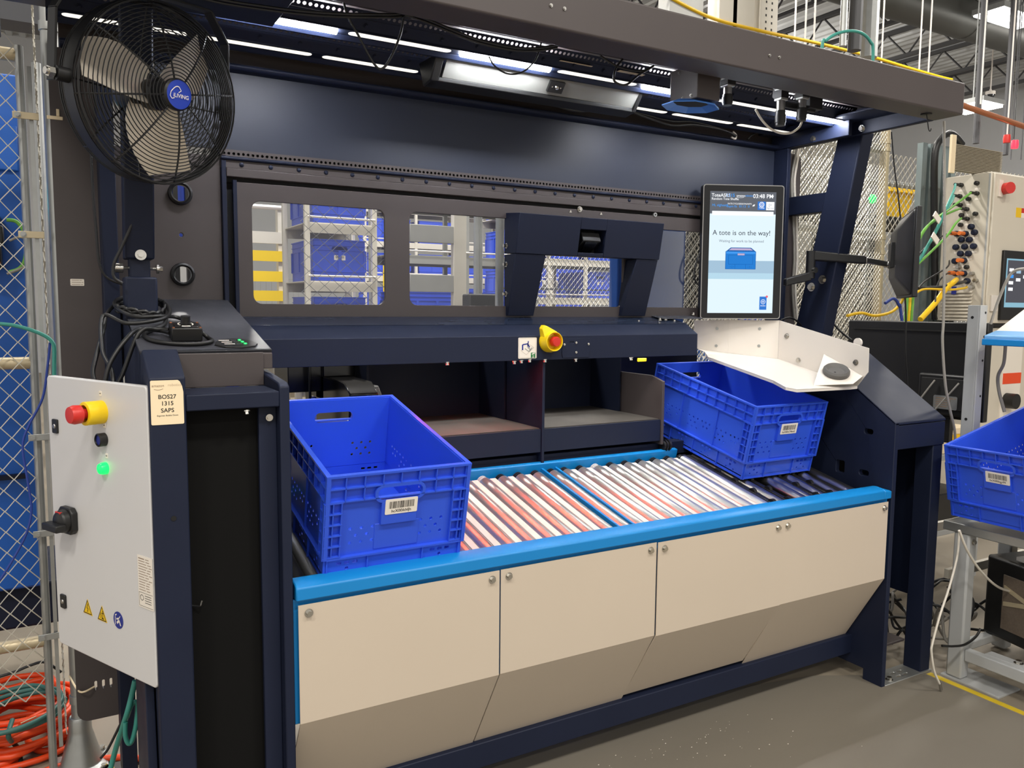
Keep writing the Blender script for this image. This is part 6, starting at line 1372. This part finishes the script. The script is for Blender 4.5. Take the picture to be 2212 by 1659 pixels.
for px, wd, lb in ((1482, .16, 'grey square column leftmost above the canopy'), (1572, .09, 'pale square upright above the canopy'), (1606, .11, 'pale upright with small box above the canopy'), (1660, .095, 'perforated white upright above the canopy')):
    a = atY(px, 60, 5.6); wd *= 1.2; u_ = thing('building_upright', lb, 'upright', (a.x, 5.6, 0)); MB().box(a.x-wd, a.x+wd, 5.6, 5.75, 0, 6.95).build('column', M['rack_grey'] if px < 1500 else M['rack'], u_)
    if px == 1660:
        h__ = MB()
        for i in range(70): z = 2.6+i*.06; h__.box(a.x+.03, a.x+.045, 5.598, 5.6, z, z+.02).box(a.x-.045, a.x-.03, 5.598, 5.6, z, z+.02)
        h__.build('punched_holes', M['black_matte'], u_)
a, b = atY(2068, 215, 6.0), atY(2230, 262, 6.0)
o = MB().tube([(a.x-1, 6.0, a.z+.02), (b.x+1.5, 6.0, b.z-.2)], .035, 12).build('copper_pipe', M['copper'], None); o['label'] = 'horizontal copper pipe crossing the grey wall at upper right'; o['category'] = 'pipe'
cable('yellow_pipe', [atY(x, y, 5.6) for x, y in ((1420, -20), (1530, 36), (1640, 66), (1760, 92), (1880, 122), (1960, 146), (2030, 166), (2056, 172))], .016, M['yellow_cable'], 'long yellow hose running behind the top of the canopy')
cable('teal_hose', [V((atY(1770, 100, 2.5).x, 2.5, 2.366))]+[atY(x, y, 2.5) for x, y in ((1776, 100), (1784, 88), (1805, 74), (1835, 67), (1862, 72), (1880, 90), (1886, 118))]+[V((atY(1886, 118, 2.5).x, 2.5, 2.366))], .007, M['teal'], 'teal hose arching above the canopy top')
for px, py, m_, lb in ((2175, 300, 'red', 'small red knob hanging before the grey wall'), (2192, 312, 'red_led', 'glowing red signal lamp hanging before the grey wall')):
    P = atY(px, py, 6.0); o = MB().lathe([(0, -.05), (.04, -.05), (.045, .0), (.04, .05), (0, .05)], Mx.Translation(P), 14).build('signal_lamp' if m_ == 'red_led' else 'pull_knob', M[m_], None); o['label'] = lb; o['category'] = 'lamp' if m_ == 'red_led' else 'knob'
hanger(2190, 0, 300, 6.0, .006, 'black', 'thin dark cord holding the red signal lamp')
for px, y1, Y in ((2205, 345, 6.3), (2183, 345, 6.4), (2170, 335, 6.5)): hanger(px, 0, y1, Y, .008 if px != 2170 else .045, 'joist', ('far right', 'middle', 'thick left')[(2205, 2183, 2170).index(px)]+' dark drop line before the grey wall')
P = atY(2139, 205, 9.0); cm = thing('dome_camera', 'small dome camera hanging high before the grey wall', 'camera', P); MB().lathe([(0, -.09), (.06, -.06), (.08, 0), (.08, .04), (0, .05)], Mx.Translation(P), 18).build('dome', M['black_gloss'], cm); MB().lathe([(.085, 0), (.085, .06), (.02, .07), (.02, .1), (0, .1)], Mx.Translation(P), 18).cyl(P+V((0, 0, .1)), (P.x, P.y, 6.95), .012, 6).build('housing', M['white'], cm)
# upper left: dark duct and tray behind the fence
o = MB().box(-4, .9, 5.4, 6.3, 3.35, 4.4).build('overhead_duct', M['duct'], None); o['label'] = 'dark rectangular duct high behind the left fence'; o['category'] = 'duct'
o = MB().box(-4, .8, 5.0, 5.2, 2.95, 3.12).build('cable_tray', M['joist'], None); o['label'] = 'galvanised cable tray high behind the left fence'; o['category'] = 'cable tray'

bpn = thing('blue_partition', 'blue board with black posts glimpsed through the two round holes left of the door', 'partition', (.55, 4.6, 0))
MB().box(.50, .80, 4.60, 4.64, 1.78, 2.30).build('board', M['tote_far'], bpn, bev=.004)
for x in (.585, .645): MB().box(x-.012, x+.012, 4.56, 4.60, 0, 2.3).build('post', M['black'], bpn)
